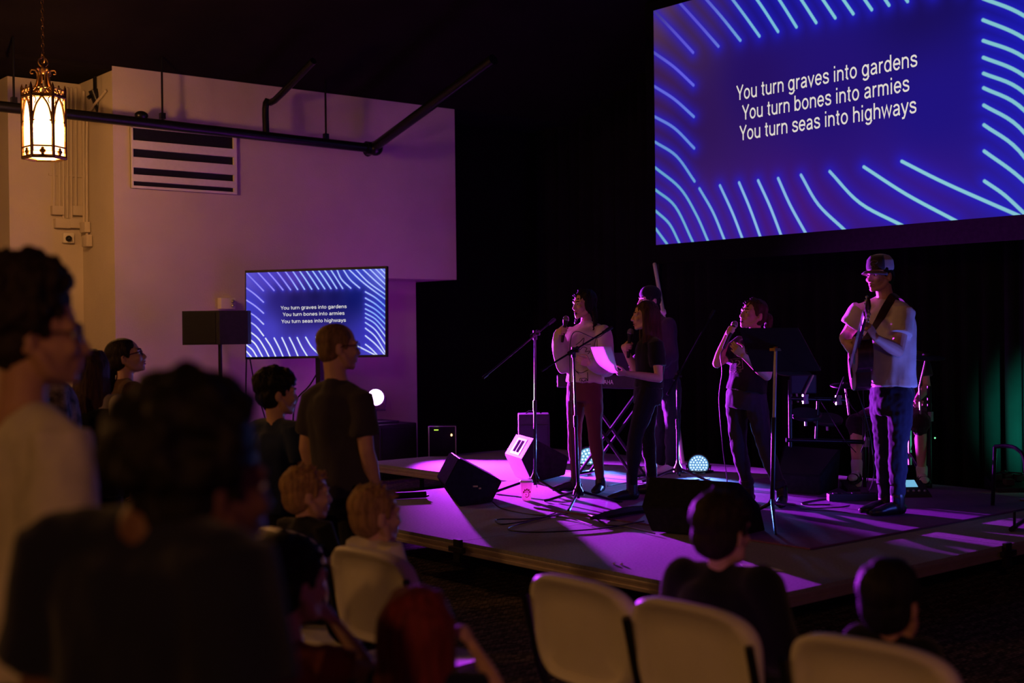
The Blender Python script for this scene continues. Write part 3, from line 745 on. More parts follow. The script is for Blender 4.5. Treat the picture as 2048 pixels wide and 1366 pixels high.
solo('lamp_post', bm, M['black_metal'], 'short black post carrying the purple stage light', 'post', (KX + 0.01, KY + 0.02, BT + 0.03))
par(V((KX, KY, PAR_KEY.z)), O_ + V((1.0, 0.0, -0.4)), 'bright purple stage light shining from the subwoofer by the left wall', (0.85, 0.45, 1.0), 14, 0.098, None, False)
par(on_x(1178, 919, 8.85), V((2.0, 3.5, 1.4)), 'pale blue stage light on the floor behind the singer in the cream sweatshirt', lin((120, 190, 235)), 0.8, 0.125, lin((190, 225, 255)))
par(on_x(1397, 930, 9.15), V((1.5, 1.5, 1.5)), 'pale blue stage light on the floor right of the keyboard player', lin((110, 170, 230)), 0.8, 0.10, lin((185, 215, 255)))
par(V((8.26, 4.42, 0.62)), V((7.3, 7.5, 1.0)), 'blue stage light at the right edge of the stage', lin((120, 150, 255)), 3, 0.09)
par(V((10.35, 5.22, 0.42)), V((11.33, 5.80, 0.62)), 'green stage light behind the drummer aimed at the curtain', lin((60, 255, 190)), 1.5, 0.08)

def wedge(label, base, parts, face=None):
    t = thing('wedge_monitor', label, 'speaker', base, 'wedge monitors on the stage')
    bm = bmn(); hull(bm, parts); bmesh.ops.bevel(bm, geom=[e for e in bm.edges if e.calc_face_angle(0) > 0.25], offset=0.006, segments=2, affect='EDGES')
    obj('cabinet', bm, M['wedge_paint'], t, smooth=False)
    if face:
        f = [V(p) for p in face]; c = sum(f, V()) / 4; n = (f[1] - f[0]).cross(f[2] - f[1]).normalized()
        if n.dot(c - sum(parts, V()) / len(parts)) < 0: n = -n
        bm = bmn(); hull(bm, [c + (p - c) * 0.93 + n * k for p in f for k in (-0.004, 0.006)]); obj('grille', bm, M['grille'], t, smooth=False)
    return t
# wedge nearest the audience (its dark end towards the camera)
def end_wedge(label, pp, d0, k, x0, ext, handle=None):
    A_ = [at(x, y, d0 + (x - x0) * k) for x, y in pp]
    B_ = [p + ext for p in A_]
    t = wedge(label, V((A_[4].x, A_[4].y, STAGE)), A_ + B_, (A_[0], A_[1], B_[1], B_[0]))
    return t, A_, B_
t, A_, B_ = end_wedge('black wedge monitor nearest the audience at the left of the stage', [(917, 917), (1004, 963), (984, 1004), (921, 1015), (890, 969)], 10.07, 0.0031, 920, cdir(-10) * 0.56)
nn = (A_[1] - A_[0]).cross(A_[3] - A_[0]).normalized()
if nn.dot(FH) > 0: nn = -nn
bm = bmn()
for px, py, w in ((946, 972, 9), (955, 976, 4)):
    q = at(px, py, 10.12); add_box(bm, (0, 0, 0), (w * 0.004, 0.008, 0.012), basis(R0, nn, V((0, 0, 1)), q + nn * 0.03))
obj('badge', bm, M['steel'], t, smooth=False)
t, A_, B_ = end_wedge('wedge monitor behind the paper cup, its end lit white by the purple light', [(1068, 878), (1137, 915), (1130, 950), (1066, 966), (1044, 919)], 11.58, 0.003, 1068, cdir(-16) * 0.56)
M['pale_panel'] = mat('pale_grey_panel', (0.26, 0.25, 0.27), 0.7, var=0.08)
# the lit rear panel carries a white plate with two slots
P0_, P1_, P2_, P3_ = A_[0], A_[4], B_[4], B_[0]
def q_(u, v, o=0.0):
    n = (P1_ - P0_).cross(P3_ - P0_).normalized()
    if n.dot(R0) > 0: n = -n
    return (P0_ * (1 - u) + P1_ * u) * (1 - v) + (P3_ * (1 - u) + P2_ * u) * v + n * o
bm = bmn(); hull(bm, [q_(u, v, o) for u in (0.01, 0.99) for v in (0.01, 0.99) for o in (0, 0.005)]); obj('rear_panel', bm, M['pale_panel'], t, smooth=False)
bm = bmn(); hull(bm, [q_(u, v, o) for u in (0.12, 0.88) for v in (0.24, 0.76) for o in (0.004, 0.009)]); obj('handle_plate', bm, M['white_plastic'], t, smooth=False)
for v0, v1 in ((0.35, 0.46), (0.54, 0.65)):
    bm = bmn(); hull(bm, [q_(u, v, o) for u in (0.22, 0.78) for v in (v0, v1) for o in (0.008, 0.013)]); obj('slot', bm, M['wedge_paint'], t, smooth=False)
P0_, P1_, P2_, P3_ = A_[4], A_[3], B_[3], B_[4]
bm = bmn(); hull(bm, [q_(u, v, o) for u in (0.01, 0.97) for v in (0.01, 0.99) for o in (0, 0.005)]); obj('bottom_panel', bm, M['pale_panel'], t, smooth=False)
# wedge in front of the singers with its back to the camera
e = R0 * 0.50 - FH * 0.34
L0 = [at(1299, 954, 8.98), at(1283, 1012, 8.72), at(1303, 1065, 8.66)]
bk = FH * 0.30 + R0 * 0.26
L1 = [L0[2] + bk, L0[0] + bk * 0.35 + V((0, 0, -0.02)), L0[0] + bk * 1.0 + V((0, 0, -0.2))]
for p in (L0[2], L1[0]): p.z = STAGE + 0.008
pts_ = L0 + L1
wedge('black wedge monitor with its back to the audience, below the singer with the paper', V((L0[2].x, L0[2].y, STAGE)), pts_ + [p + e for p in pts_], (L1[1], L1[2], L1[2] + e, L1[1] + e))
# wedge beside the drums
T0, T1, B0, B1 = at(1569, 890, 10.95), at(1681, 899, 10.75), at(1553, 948, 10.6), at(1640, 953, 10.42)
g0, g1 = V((B0.x, B0.y, STAGE + 0.01)), V((B1.x, B1.y, STAGE + 0.01))
r0, r1 = V((T0.x, T0.y, STAGE + 0.01)) + FH * 0.1, V((T1.x, T1.y, STAGE + 0.01)) + FH * 0.1
wedge('wedge monitor with a dim purple grille beside the drums', (g0 + g1) / 2, [T0, T1, B0, B1, g0, g1, r0, r1], (T0, T1, B1, B0))

# amplifier rack, grey cabinet
a = at(885, 903, 14.2); k = 14.2 / FPX
t = thing('amplifier_rack', 'black amplifier rack with small green lights at the back left of the stage', 'amplifier', V((a.x, a.y, STAGE)))
m = basis(R0, FH, V((0, 0, 1)), V((a.x, a.y, STAGE + 0.002)))
h = 0.33
bm = bmn(); add_box(bm, (0, 0.2, h / 2), (54 * k, 0.4, h), m, 0.006); obj('case', bm, M['matt_black'], t, smooth=False)
bm = bmn()
for s_ in (-1, 1): add_tube(bm, [m @ V((s_ * 27 * k, -0.01, 0)), m @ V((s_ * 27 * k, -0.01, h))], 0.006, 6)
add_tube(bm, [m @ V((-27 * k, -0.01, h)), m @ V((27 * k, -0.01, h))], 0.004, 6)
obj('rails', bm, M['steel'], t)
for i in range(3):
    bm = bmn(); add_ell(bm, at(869.5 + 3 * i, 860, 14.17), (0.007, 0.007, 0.007), None, 8, 6); obj('status_light', bm, glow('green_led', (0.5, 0.8, 0.08), 1.6), t)
bm = bmn(); add_ell(bm, at(903, 870, 14.17), (0.010, 0.010, 0.014), None, 8, 6); obj('power_light', bm, glow('amber_led', (1, 0.5, 0.2), 4), t)
a = at(1069, 930, 13.1); k = 13.1 / FPX
t = thing('guitar_amplifier', 'dim grey amplifier cabinet standing behind the lit wedge monitor', 'amplifier', V((a.x, a.y, STAGE)))
m = basis(R0, FH, V((0, 0, 1)), V((a.x, a.y, STAGE + 0.002)))
bm = bmn(); add_box(bm, (0, 0.15, 0.26), (63 * k, 0.3, 0.52), m, 0.01); obj('cabinet', bm, M['grey_cab'], t, smooth=False)
bm = bmn(); add_box(bm, (0, -0.004, 0.22), (63 * k - 0.05, 0.012, 0.38), m); obj('grille', bm, M['grille'], t, smooth=False)
bm = bmn(); add_tube(bm, [m @ V((-0.08, 0.15, 0.52)), m @ V((-0.05, 0.15, 0.545)), m @ V((0.05, 0.15, 0.545)), m @ V((0.08, 0.15, 0.52))], 0.008, 6); obj('handle', bm, M['black'], t)

# ------------------------------------------------------------------ microphone stands
def mic_stand(label, base, top, boom_lo, boom_hi, rot=0, mic=False, cable=None):
    t = thing('microphone_stand', label, 'microphone stand', base, 'boom microphone stands on the stage')
    base = V(base); top = V(top)
    bm = bmn(); add_lathe(bm, [(0.045, 0.085), (0.038, 0.12), (0.018, 0.16), (0.014, 0.19)], Matrix.Translation(base), 14); obj('base_hub', bm, M['black_metal'], t)
    for k in range(3):
        d = cdir(rot + 120 * k); bm = bmn(); add_tube(bm, [base + V((0, 0, 0.12)), base + d * 0.34 + V((0, 0, 0.014))], 0.011, 8); add_tube(bm, [base + d * 0.31 + V((0, 0, 0.022)), base + d * 0.36 + V((0, 0, 0.012))], 0.012, 8)
        obj('leg', bm, M['black_metal'], t)
    mid = base.lerp(top, 0.55)
    bm = bmn(); add_tube(bm, [base + V((0, 0, 0.06)), mid], 0.0125, 10); obj('lower_tube', bm, M['black_metal'], t)
    bm = bmn(); add_tube(bm, [mid, top], 0.009, 10); add_tube(bm, [mid - V((0, 0, 0.05)), mid + V((0, 0, 0.04))], 0.017, 10); obj('upper_tube', bm, M['black_metal'], t)
    bm = bmn(); d = (V(boom_hi) - V(boom_lo)).normalized()
    add_tube(bm, [top - V((0, 0, 0.05)), top + V((0, 0, 0.03))], 0.018, 8); add_tube(bm, [top - d * 0.05, top + d * 0.05], 0.02, 8); add_tube(bm, [top, top + R0 * 0.04 - FH * 0.02], 0.012, 8); obj('boom_clutch', bm, M['black'], t)
    bm = bmn(); add_tube(bm, [boom_lo, boom_hi], 0.008, 8); add_tube(bm, [V(boom_lo), V(boom_lo) + d * 0.06], 0.013, 8); obj('boom', bm, M['black_metal'], t)
    bm = bmn(); hi = V(boom_hi); add_tube(bm, [hi - d * 0.01, hi + d * 0.035], 0.013, 8); add_tube(bm, [hi + d * 0.03, hi + d * 0.09], 0.016, 8); obj('mic_clip', bm, M['black'], t)
    if cable:
        bm = bmn(); add_tube(bm, cable, 0.0032, 6, 5); obj('cable', bm, M['cable'], t)
    return t
b = ground(1070, 984, STAGE); d0 = (b - O_).dot(F_)
tp = at(1070, 668, d0 - 0.01)
mic_stand('boom microphone stand left of the singer in the sweatshirt, its boom rising to the right', b, tp, at(966, 756, d0 - 0.55), at(1098, 648, d0 + 0.12), 20, cable=[at(1062, 668, d0 - 0.05), at(1070, 690, d0 - 0.03), at(1070, 800, d0 - 0.03), at(1067, 900, d0 - 0.03), at(1074, 975, d0 - 0.05)])
b = ground(1157, 1012, STAGE); d0 = (b - O_).dot(F_)
mic_stand('boom microphone stand standing in front of the singer in the sweatshirt', b, at(1147, 702, d0), at(1083, 741, d0 - 0.16), at(1208, 664, d0 + 0.2), 75, cable=[at(1213, 664, d0 + 0.17), at(1190, 676, d0 + 0.1), at(1152, 663, d0 + 0.04), at(1140, 690, d0 - 0.02), at(1141, 770, d0 - 0.03), at(1143, 860, d0 - 0.03), at(1150, 1000, d0 - 0.04)])
b = ground(1356, 962, STAGE); d0 = (b - O_).dot(F_)
mic_stand('boom microphone stand right of the keyboard player, its long boom rising to the right', b, at(1354, 752, d0), at(1335, 790, d0 - 0.12), at(1420, 636, d0 + 0.2), 10)

# music stand
t = thing('music_stand', 'black music stand with a wide desk in front of the singer in the printed tee', 'music stand', ground(1545, 1050, STAGE))
b = ground(1545, 1046, STAGE); d0 = (b - O_).dot(F_)
tp = at(1551, 699, d0)
bm = bmn(); md_ = at(1548, 846, d0); add_tube(bm, [tp, md_], 0.0125, 10); obj('upper_tube', bm, M['steel'], t)
bm = bmn(); add_tube(bm, [md_ + V((0, 0, 0.04)), b + V((0, 0, 0.14))], 0.017, 10); obj('lower_tube', bm, M['black_metal'], t)
for q in (ground(1552, 1073, STAGE) + V((0, 0, 0.008)), ground(1478, 1040, STAGE) + V((0, 0, 0.008)), ground(1590, 1012, STAGE) + V((0, 0, 0.008))):
    bm = bmn(); add_tube(bm, [b + V((0, 0, 0.17)), b + V((0, 0, 0.13)) + (q - b) * 0.1, q], [0.014, 0.014, 0.01], 8); obj('leg', bm, M['black_metal'], t)
c4 = [at(1478, 657, d0 - 0.02), at(1596, 656, d0 - 0.12), at(1642, 742, d0 + 0.02), at(1508, 744, d0 + 0.14)]
n = (c4[1] - c4[0]).cross(c4[2] - c4[1]).normalized()
bm = bmn(); hull(bm, [p + n * o for p in c4 for o in (0, 0.006)]); obj('desk', bm, M['black'], t, smooth=False)
bm = bmn(); s_ = n if n.dot(FH) > 0 else -n
hull(bm, [p + s_ * o + V((0, 0, z)) for p in c4[2:] for o in (0, 0.05) for z in (0, 0.005)]); obj('lip', bm, M['black'], t, smooth=False)
bm = bmn(); add_tube(bm, [tp, tp + V((0, 0, 0.02))], 0.018, 8); add_box(bm, tp + V((0, 0, 0.0)), (0.07, 0.05, 0.02)); obj('bracket', bm, M['brass'], t, smooth=False)

# ------------------------------------------------------------------ keyboard on an X stand
k0, k1 = at(1113, 762, 12.25), at(1296, 764, 11.65)
ax = (k1 - k0); L_ = ax.length; ax.normalize(); up = V((0, 0, 1)); ax.z = 0; ax.normalize(); fw = up.cross(ax)
if fw.dot(FH) < 0: fw = -fw
m = basis(ax, fw, ax.cross(fw), V((k0.x, k0.y, k0.z)))
t = thing('keyboard', 'black electric keyboard turned with its back to the audience, behind the singers', 'keyboard', V((k0 + k1) / 2))
bm = bmn(); add_box(bm, (L_ / 2, 0.15, 0), (L_, 0.30, 0.125), m, 0.015); obj('body', bm, M['black_box'], t, smooth=False)
bm = bmn(); add_box(bm, (L_ / 2, 0.21, 0.066), (L_ - 0.12, 0.15, 0.02), m, 0.002); obj('keys', bm, M['white_plastic'], t, smooth=False)
bm = bmn()
for i in range(52):
    if i % 7 in (0, 1, 3, 4, 5): add_box(bm, (0.07 + (L_ - 0.14) * (i + 0.5) / 52, 0.19, 0.08), (0.012, 0.09, 0.014), m)
obj('black_keys', bm, M['black'], t, smooth=False)
x0 = 1.0; q0, q1 = at(1210.5, 766, 11.9), at(1231, 766, 11.9)
u0 = (V((q1.x, q1.y, 0)) - V((k0.x, k0.y, 0))).dot(ax); w_ = 0.21
bm = bmn(); text_into(bm, 'YAMAHA', basis(ax, V((0, 0, 1)), -fw, m @ V((u0 - w_, -0.002, -0.022))), w_, 0.042); obj('maker_lettering', bm, mat('pale_lettering', (0.7, 0.68, 0.7), 0.5), t, smooth=False)
bm = bmn(); a_ = m @ V((L_ * 0.55, 0.02, 0.06)); 
hull(bm, [m @ V((x, y, z)) for x, y, z in ((L_ * .38, .03, .06), (L_ * .80, .03, .06), (L_ * .79, -.05, .27), (L_ * .39, -.05, .27), (L_ * .38, .036, .06), (L_ * .80, .036, .06), (L_ * .79, -.044, .27), (L_ * .39, -.044, .27))]); obj('music_rest', bm, M['black'], t, smooth=False)
t2 = thing('keyboard_stand', 'folding X shaped stand under the keyboard', 'stand', V(((k0 + k1) / 2).xy.to_3d()) + V((0, 0, STAGE)))
for y_ in (0.06, 0.26):
    for s_ in (-1, 1):
        bm = bmn(); add_tube(bm, [m @ V((L_ / 2 + s_ * 0.36, y_, -0.09)), m @ V((L_ / 2 - s_ * 0.30, y_, -(k0.z - STAGE) + 0.02))], 0.016, 8); obj('leg', bm, M['black_metal'], t2)
bm = bmn()
for s_ in (-1, 1):
    add_tube(bm, [m @ V((L_ / 2 + s_ * 0.36, 0.0, -0.078)), m @ V((L_ / 2 + s_ * 0.36, 0.3, -0.078))], 0.014, 8); add_tube(bm, [m @ V((L_ / 2 + s_ * 0.30, 0.0, -(k0.z - STAGE) + 0.016)), m @ V((L_ / 2 + s_ * 0.30, 0.32, -(k0.z - STAGE) + 0.016))], 0.015, 8)
obj('rails', bm, M['black_metal'], t2)

# ------------------------------------------------------------------ electronic drum kit
t = thing('electronic_drum_kit', 'black electronic drum kit on a tube rack behind the guitarist', 'drum kit', ground(1720, 975, STAGE))
DD = 10.9
def D_(px, py, d=DD): return at(px, py, d)
for a, b_, r in (((1580, 760), (1580, 972), 0.018), ((1858, 772), (1860, 968), 0.018), ((1728, 830), (1728, 968), 0.016), ((1636, 800), (1632, 880), 0.013)):
    bm = bmn(); p_ = D_(*a); q = D_(*b_); 
    if b_[1] > 900: q = V((p_.x, p_.y, STAGE))
    add_tube(bm, [p_, q], r, 10); obj('rack_post', bm, M['black_metal'], t)
for a, b_, da, db in (((1578, 797), (1690, 800), DD, DD), ((1572, 880), (1732, 884), DD, DD), ((1728, 834), (1860, 833), DD, DD)):
    bm = bmn(); add_tube(bm, [at(*a, da), at(*b_, db)], 0.019, 10); obj('rack_bar', bm, M['black_metal'], t)
bm = bmn()
for q in ((1611, 798), (1677, 800), (1732, 884), (1860, 833)): add_tube(bm, [D_(*q) - V((0, 0, 0.04)), D_(*q) + V((0, 0, 0.04))], 0.028, 8)
obj('rack_clamps', bm, M['steel'], t)
for px, py, r, d in ((1612, 828, 0.13, 10.95), (1655, 838, 0.13, 11.2), (1800, 845, 0.15, 11.3)):
    bm = bmn(); m = basis(R0, FH, V((0, 0, 1)), at(px, py, d)) @ Matrix.Rotation(math.radians(18), 4, 'X')
    add_lathe(bm, [(r * 0.6, -0.03), (r, -0.02), (r * 1.03, 0.0), (r * 0.98, 0.012), (r * 0.2, 0.014)], m, 24); pd = obj('drum_pad', bm, M['black'], t)
    bm = bmn(); add_tube(bm, [m @ V((0, 0, -0.03)), m @ V((0, -0.02, -0.10))], 0.012, 8); obj('pad_arm', bm, M['steel'], t)
for px, py, r, d in ((1853, 714, 0.15, 10.85), (1588, 745, 0.15, 11.4), (1690, 770, 0.13, 11.5)):
    bm = bmn(); m = basis(R0, FH, V((0, 0, 1)), at(px, py, d)) @ Matrix.Rotation(math.radians(8), 4, 'X')
    add_lathe(bm, [(r, -0.012), (r, -0.004), (r * 0.6, 0.006), (r * 0.25, 0.012), (r * 0.2, 0.028), (0.01, 0.032)], m, 28); obj('cymbal_pad', bm, M['black'], t)
    bm = bmn(); add_tube(bm, [at(px, py, d), at(px - 14 if px > 1800 else px + 8, py + 60, d), at(px - 12 if px > 1800 else px + 6, 832 if px > 1800 else 797, d)], 0.009, 8); obj('cymbal_arm', bm, M['steel'], t)
bm = bmn(); add_box(bm, (0, 0, 0), (0.22, 0.05, 0.16), basis(R0, FH, V((0, 0, 1)), D_(1606, 768)), 0.01); obj('sound_module', bm, M['black'], t, smooth=False)
for a, b_, lab in (((1627, 750), (1616, 773), 'pale drumstick standing in a holder beside the music stand'), ((1688, 753), (1676, 786), 'dark drumstick leaning against the drum rack near the guitar')):
    bm = bmn(); p_, q = at(*a, DD - 0.06), at(*b_, DD - 0.06); add_tube(bm, [p_, p_.lerp(q, 0.1), q, q.lerp(p_, -0.6)], [0.004, 0.007, 0.008, 0.008], 8)
    solo('drumstick', bm, mat('maple_wood', (0.6, 0.45, 0.3), 0.5) if a[0] < 1650 else M['black'], lab, 'drumstick', q, 'drumsticks at the drum kit')
bm = bmn(); q = ground(1705, 985, STAGE)
hull(bm, [q + R0 * x + FH * y + V((0, 0, z)) for x, y, z in ((-.06, -.05, .004), (.06, -.05, .004), (-.05, .25, .004), (.05, .25, .004), (-.05, -.04, .03), (.05, -.04, .03), (-.045, .25, .075), (.045, .25, .075))])
obj('pedal', bm, M['black'], t, smooth=False)
for P_ in ([(1640, 800), (1662, 835), (1690, 880), (1712, 905)], [(1690, 785), (1705, 815), (1730, 845), (1738, 900), (1735, 965)], [(1725, 730), (1727, 800), (1731, 870), (1722, 905)], [(1836, 830), (1832, 860), (1822, 900)]):
    bm = bmn(); add_tube(bm, [at(x, y, DD - 0.07) for x, y in P_], 0.004, 6, 5); obj('trigger_cable', bm, M['cable'], t)
bm = bmn(); add_ell(bm, at(1870, 876, 11.2), (0.008, 0.008, 0.008), None, 8, 6)
solo('indicator_light', bm, glow('green_dot', (0.2, 0.9, 0.4), 1.2), 'tiny green indicator light right of the drum rack', 'light', at(1870, 876, 11.2))

# floor things
q = ground(1708, 1004, STAGE); k = (q - O_).dot(F_) / FPX
m = basis(R0, FH, V((0, 0, 1)), V((q.x, q.y, STAGE + 0.006)))
t = thing('power_strip', 'long black power strip on the stage floor behind the guitarist', 'power strip', V((q.x, q.y, STAGE)))
bm = bmn(); add_box(bm, (0, 0, 0.032), (105 * k, 0.09, 0.06), m, 0.008); obj('housing', bm, M['black'], t, smooth=False)
for i in range(5):
    bm = bmn(); add_box(bm, ((i - 2) * 0.075, 0, 0.064), (0.035, 0.035, 0.006), m); obj('socket', bm, M['grey_cab'], t, smooth=False)
q = ground(1838, 998, STAGE); m = basis(R0, FH, V((0, 0, 1)), V((q.x, q.y, STAGE + 0.004)))
t = thing('effects_pedal', 'effects pedal with a lit pale blue display behind the guitarist boots', 'pedal', V((q.x, q.y, STAGE)))
bm = bmn(); hull(bm, [m @ V(p) for p in ((-.11, 0, 0), (.11, 0, 0), (-.10, .24, 0), (.10, .24, 0), (-.10, .01, .03), (.10, .01, .03), (-.085, .22, .12), (.085, .22, .12))]); obj('housing', bm, M['grey_cab'], t, smooth=False)
bm = bmn(); hull(bm, [m @ V(p) for p in ((-.085, .12, .077), (.03, .12, .077), (-.08, .215, .1185), (.03, .215, .1185), (-.085, .118, .081), (.03, .118, .081), (-.08, .213, .1235), (.03, .213, .1235))]); obj('display', bm, glow('pedal_display', lin((120, 190, 230)), 0.9), t, smooth=False)
for i in range(4):
    bm = bmn(); add_ell(bm, (-.07 + .045 * i, .055, .052), (.012, .012, .012), m, 8, 6); obj('knob', bm, M['steel'], t)

t = thing('paper_cup', 'magenta lit paper cup with red emblem and white lid on the stage floor', 'cup', ground(1053, 1001, STAGE))
q = ground(1053, 1001, STAGE); m = Matrix.Translation(q + V((0, 0, 0.003)))
bm = bmn(); add_lathe(bm, [(0.033, 0.0), (0.036, 0.002), (0.049, 0.148), (0.051, 0.150), (0.047, 0.148)], m, 28); obj('cup_body', bm, translucent(mat('white_paper_cup', (0.8, 0.72, 0.72), 0.6, var=0.03), 0.6, (0.8, 0.45, 0.55)), t)
bm = bmn(); add_lathe(bm, [(0.053, 0.146), (0.054, 0.154), (0.050, 0.160), (0.048, 0.164), (0.02, 0.162)], m, 28); obj('lid', bm, M['white_plastic'], t)
bm = bmn()
def cupp(a, z): 
    r = 0.0365 + 0.013 * z / 0.148; d = cdir(180 + a); return m @ (V((d.x * r, d.y * r, z)))
ring = [cupp(-5 + 24 * math.cos(s), 0.05 + 0.022 * math.sin(s)) for s in [math.radians(40 + 14 * i) for i in range(21)]]
add_tube(bm, ring, 0.0028, 6)
for s in range(5):
    aa = math.radians(30 + 30 * s); add_ell(bm, cupp(-5 + 40 * math.cos(aa), 0.05 + 0.040 * math.sin(aa)), (0.0065, 0.0065, 0.009), None, 8, 6)
add_ell(bm, cupp(5, 0.05), (0.004, 0.004, 0.006), None, 8, 6)
obj('emblem', bm, mat('red_print', (0.5, 0.02, 0.04), 0.6), t)

def floor_cable(label, pp, r=0.005, z=STAGE):
    bm = bmn(); add_tube(bm, [ground(x, y, z) + V((0, 0, r + 0.008)) for x, y in pp], r, 6, 5)
    g = ground(*pp[0], z)
    return solo('floor_cable', bm, M['cable'], label, 'cable', g, 'cables lying on the stage')
floor_cable('black cable running right from the wedge monitor nearest the audience', [(985, 1007), (1003, 1020), (1060, 1032), (1130, 1038), (1185, 1054)])
floor_cable('black cable lying in a narrow loop left of the microphone stand foot', [(1135, 1031), (1060, 1041), (1000, 1042), (992, 1047), (1010, 1052), (1075, 1041), (1112, 1029)])
floor_cable('black cable lying in the widest loop on the grey stage deck', [(1122, 1030), (1060, 1046), (1018, 1059), (1030, 1066), (1090, 1068), (1200, 1061), (1288, 1046)])
floor_cable('black cable from the microphone stand foot towards the wedge with its back turned', [(1130, 1026), (1180, 1034), (1210, 1052), (1250, 1057), (1310, 1071)])
floor_cable('short curled guitar cable by the power strip', [(1656, 1001), (1630, 1004), (1608, 1008), (1604, 1012), (1618, 1013), (1660, 1012)])
floor_cable('thin black cable winding on the stage behind the boots of the singer with the paper', [(1215, 975), (1260, 968), (1310, 972), (1360, 965), (1420, 960)])
bm = bmn(); add_tube(bm, [ground(x, y, STAGE) + V((0, 0, 0.035)) for x, y in ((1182, 1046), (1215, 1040), (1255, 1032), (1292, 1028))], [0.012, 0.03, 0.034, 0.03], 8, 4)
solo('cable_bundle', bm, M['black'], 'thick black bundle of cable lying left of the wedge with its back turned', 'cable', ground(1235, 1036, STAGE))
bm = bmn(); add_tube(bm, [ground(x, y, STAGE) + V((0, 0, 0.03)) for x, y in ((786, 999), (852, 996))], 0.028, 10); add_tube(bm, [ground(852, 998, STAGE) + V((0, 0, 0.02)), ground(858, 998, STAGE) + V((0, 0, 0.03))], 0.008, 6)
solo('folded_stand', bm, M['black'], 'black folded stand lying on the deck left of the nearest wedge monitor', 'stand', ground(820, 998, STAGE))
bm = bmn(); q = [ground(x, y, STAGE) for x, y in ((1478, 1128), (1545, 1135), (1568, 1143), (1492, 1137))]
hull(bm, [p + V((0, 0, z)) for p in q for z in (0.002, 0.0035)])
solo('paper_sheet', bm, M['white_plastic'], 'white sheet of paper lying flat on the front corner of the stage', 'paper', sum(q, V()) / 4, smooth=False)
bm = bmn()
for x, y in ((1228, 1129), (1243, 1130)): add_ell(bm, ground(x, y, STAGE) + V((0, 0, 0.006)), (0.012, 0.008, 0.006), None, 10, 6)
solo('plastic_scraps', bm, M['white_plastic'], 'two tiny pale scraps near the front edge of the stage', 'litter', ground(1235, 1129, STAGE))
# things at the right edge of the stage
t = thing('tubular_stand', 'black bent tube stand at the far right edge of the stage', 'stand', ground(2035, 1000, STAGE))
bm = bmn(); add_tube(bm, [at(1990, 893, 9.6), at(2015, 892, 9.5), at(2035, 899, 9.4), at(2050, 925, 9.3), V((at(2056, 960, 9.2).x, at(2056, 960, 9.2).y, STAGE + 0.01))], 0.015, 8, 5); add_tube(bm, [at(1990, 893, 9.6), V((at(1985, 960, 9.7).x, at(1985, 960, 9.7).y, STAGE + 0.01))], 0.015, 8); obj('tube', bm, M['black_metal'], t)
t = thing('pedal_board', 'cluttered black pedal board at the right edge of the stage near the green light', 'pedal', ground(2030, 990, STAGE))
q = ground(2030, 985, STAGE); m = basis(R0, FH, V((0, 0, 1)), V((q.x, q.y, STAGE + 0.004)))
bm = bmn(); hull(bm, [m @ V(p) for p in ((-.14, 0, 0), (.16, 0, 0), (-.14, .3, 0), (.16, .3, 0), (-.14, 0, .03), (.16, 0, .03), (-.14, .3, .10), (.16, .3, .10))]); obj('board', bm, M['black'], t, smooth=False)
for x, y in ((-.08, .2), (.02, .22), (.1, .18), (-.02, .08)):
    bm = bmn(); add_box(bm, (x, y, 0.03 + y * 0.24 + 0.025), (0.07, 0.09, 0.05), m, 0.006); pd = obj('pedal', bm, M['grey_cab'], t, smooth=False)
bm = bmn(); add_tube(bm, [m @ V((-.1, .2, .12)), m @ V((-.04, .12, .16)), m @ V((.02, .2, .14)), m @ V((.1, .1, .14)), m @ V((.12, .2, .11))], 0.006, 6, 5); obj('patch_cable', bm, M['cable'], t)
t = thing('floor_bracket', 'black floor bracket at the right edge of the stage in front of the blue light', 'stand', ground(2030, 1063, STAGE))
bm = bmn(); q = ground(2022, 1064, STAGE); p2 = ground(2060, 1040, STAGE)
add_tube(bm, [q + V((0, 0, .016)), p2 + V((0, 0, .05)), p2 + V((0, 0, .3))], 0.016, 8, 4); add_tube(bm, [ground(2029, 1062, STAGE) + V((0, 0, 0.02)), ground(2029, 1062, STAGE) + V((0, 0, .13))], 0.010, 8)
obj('tube', bm, M['black_metal'], t)

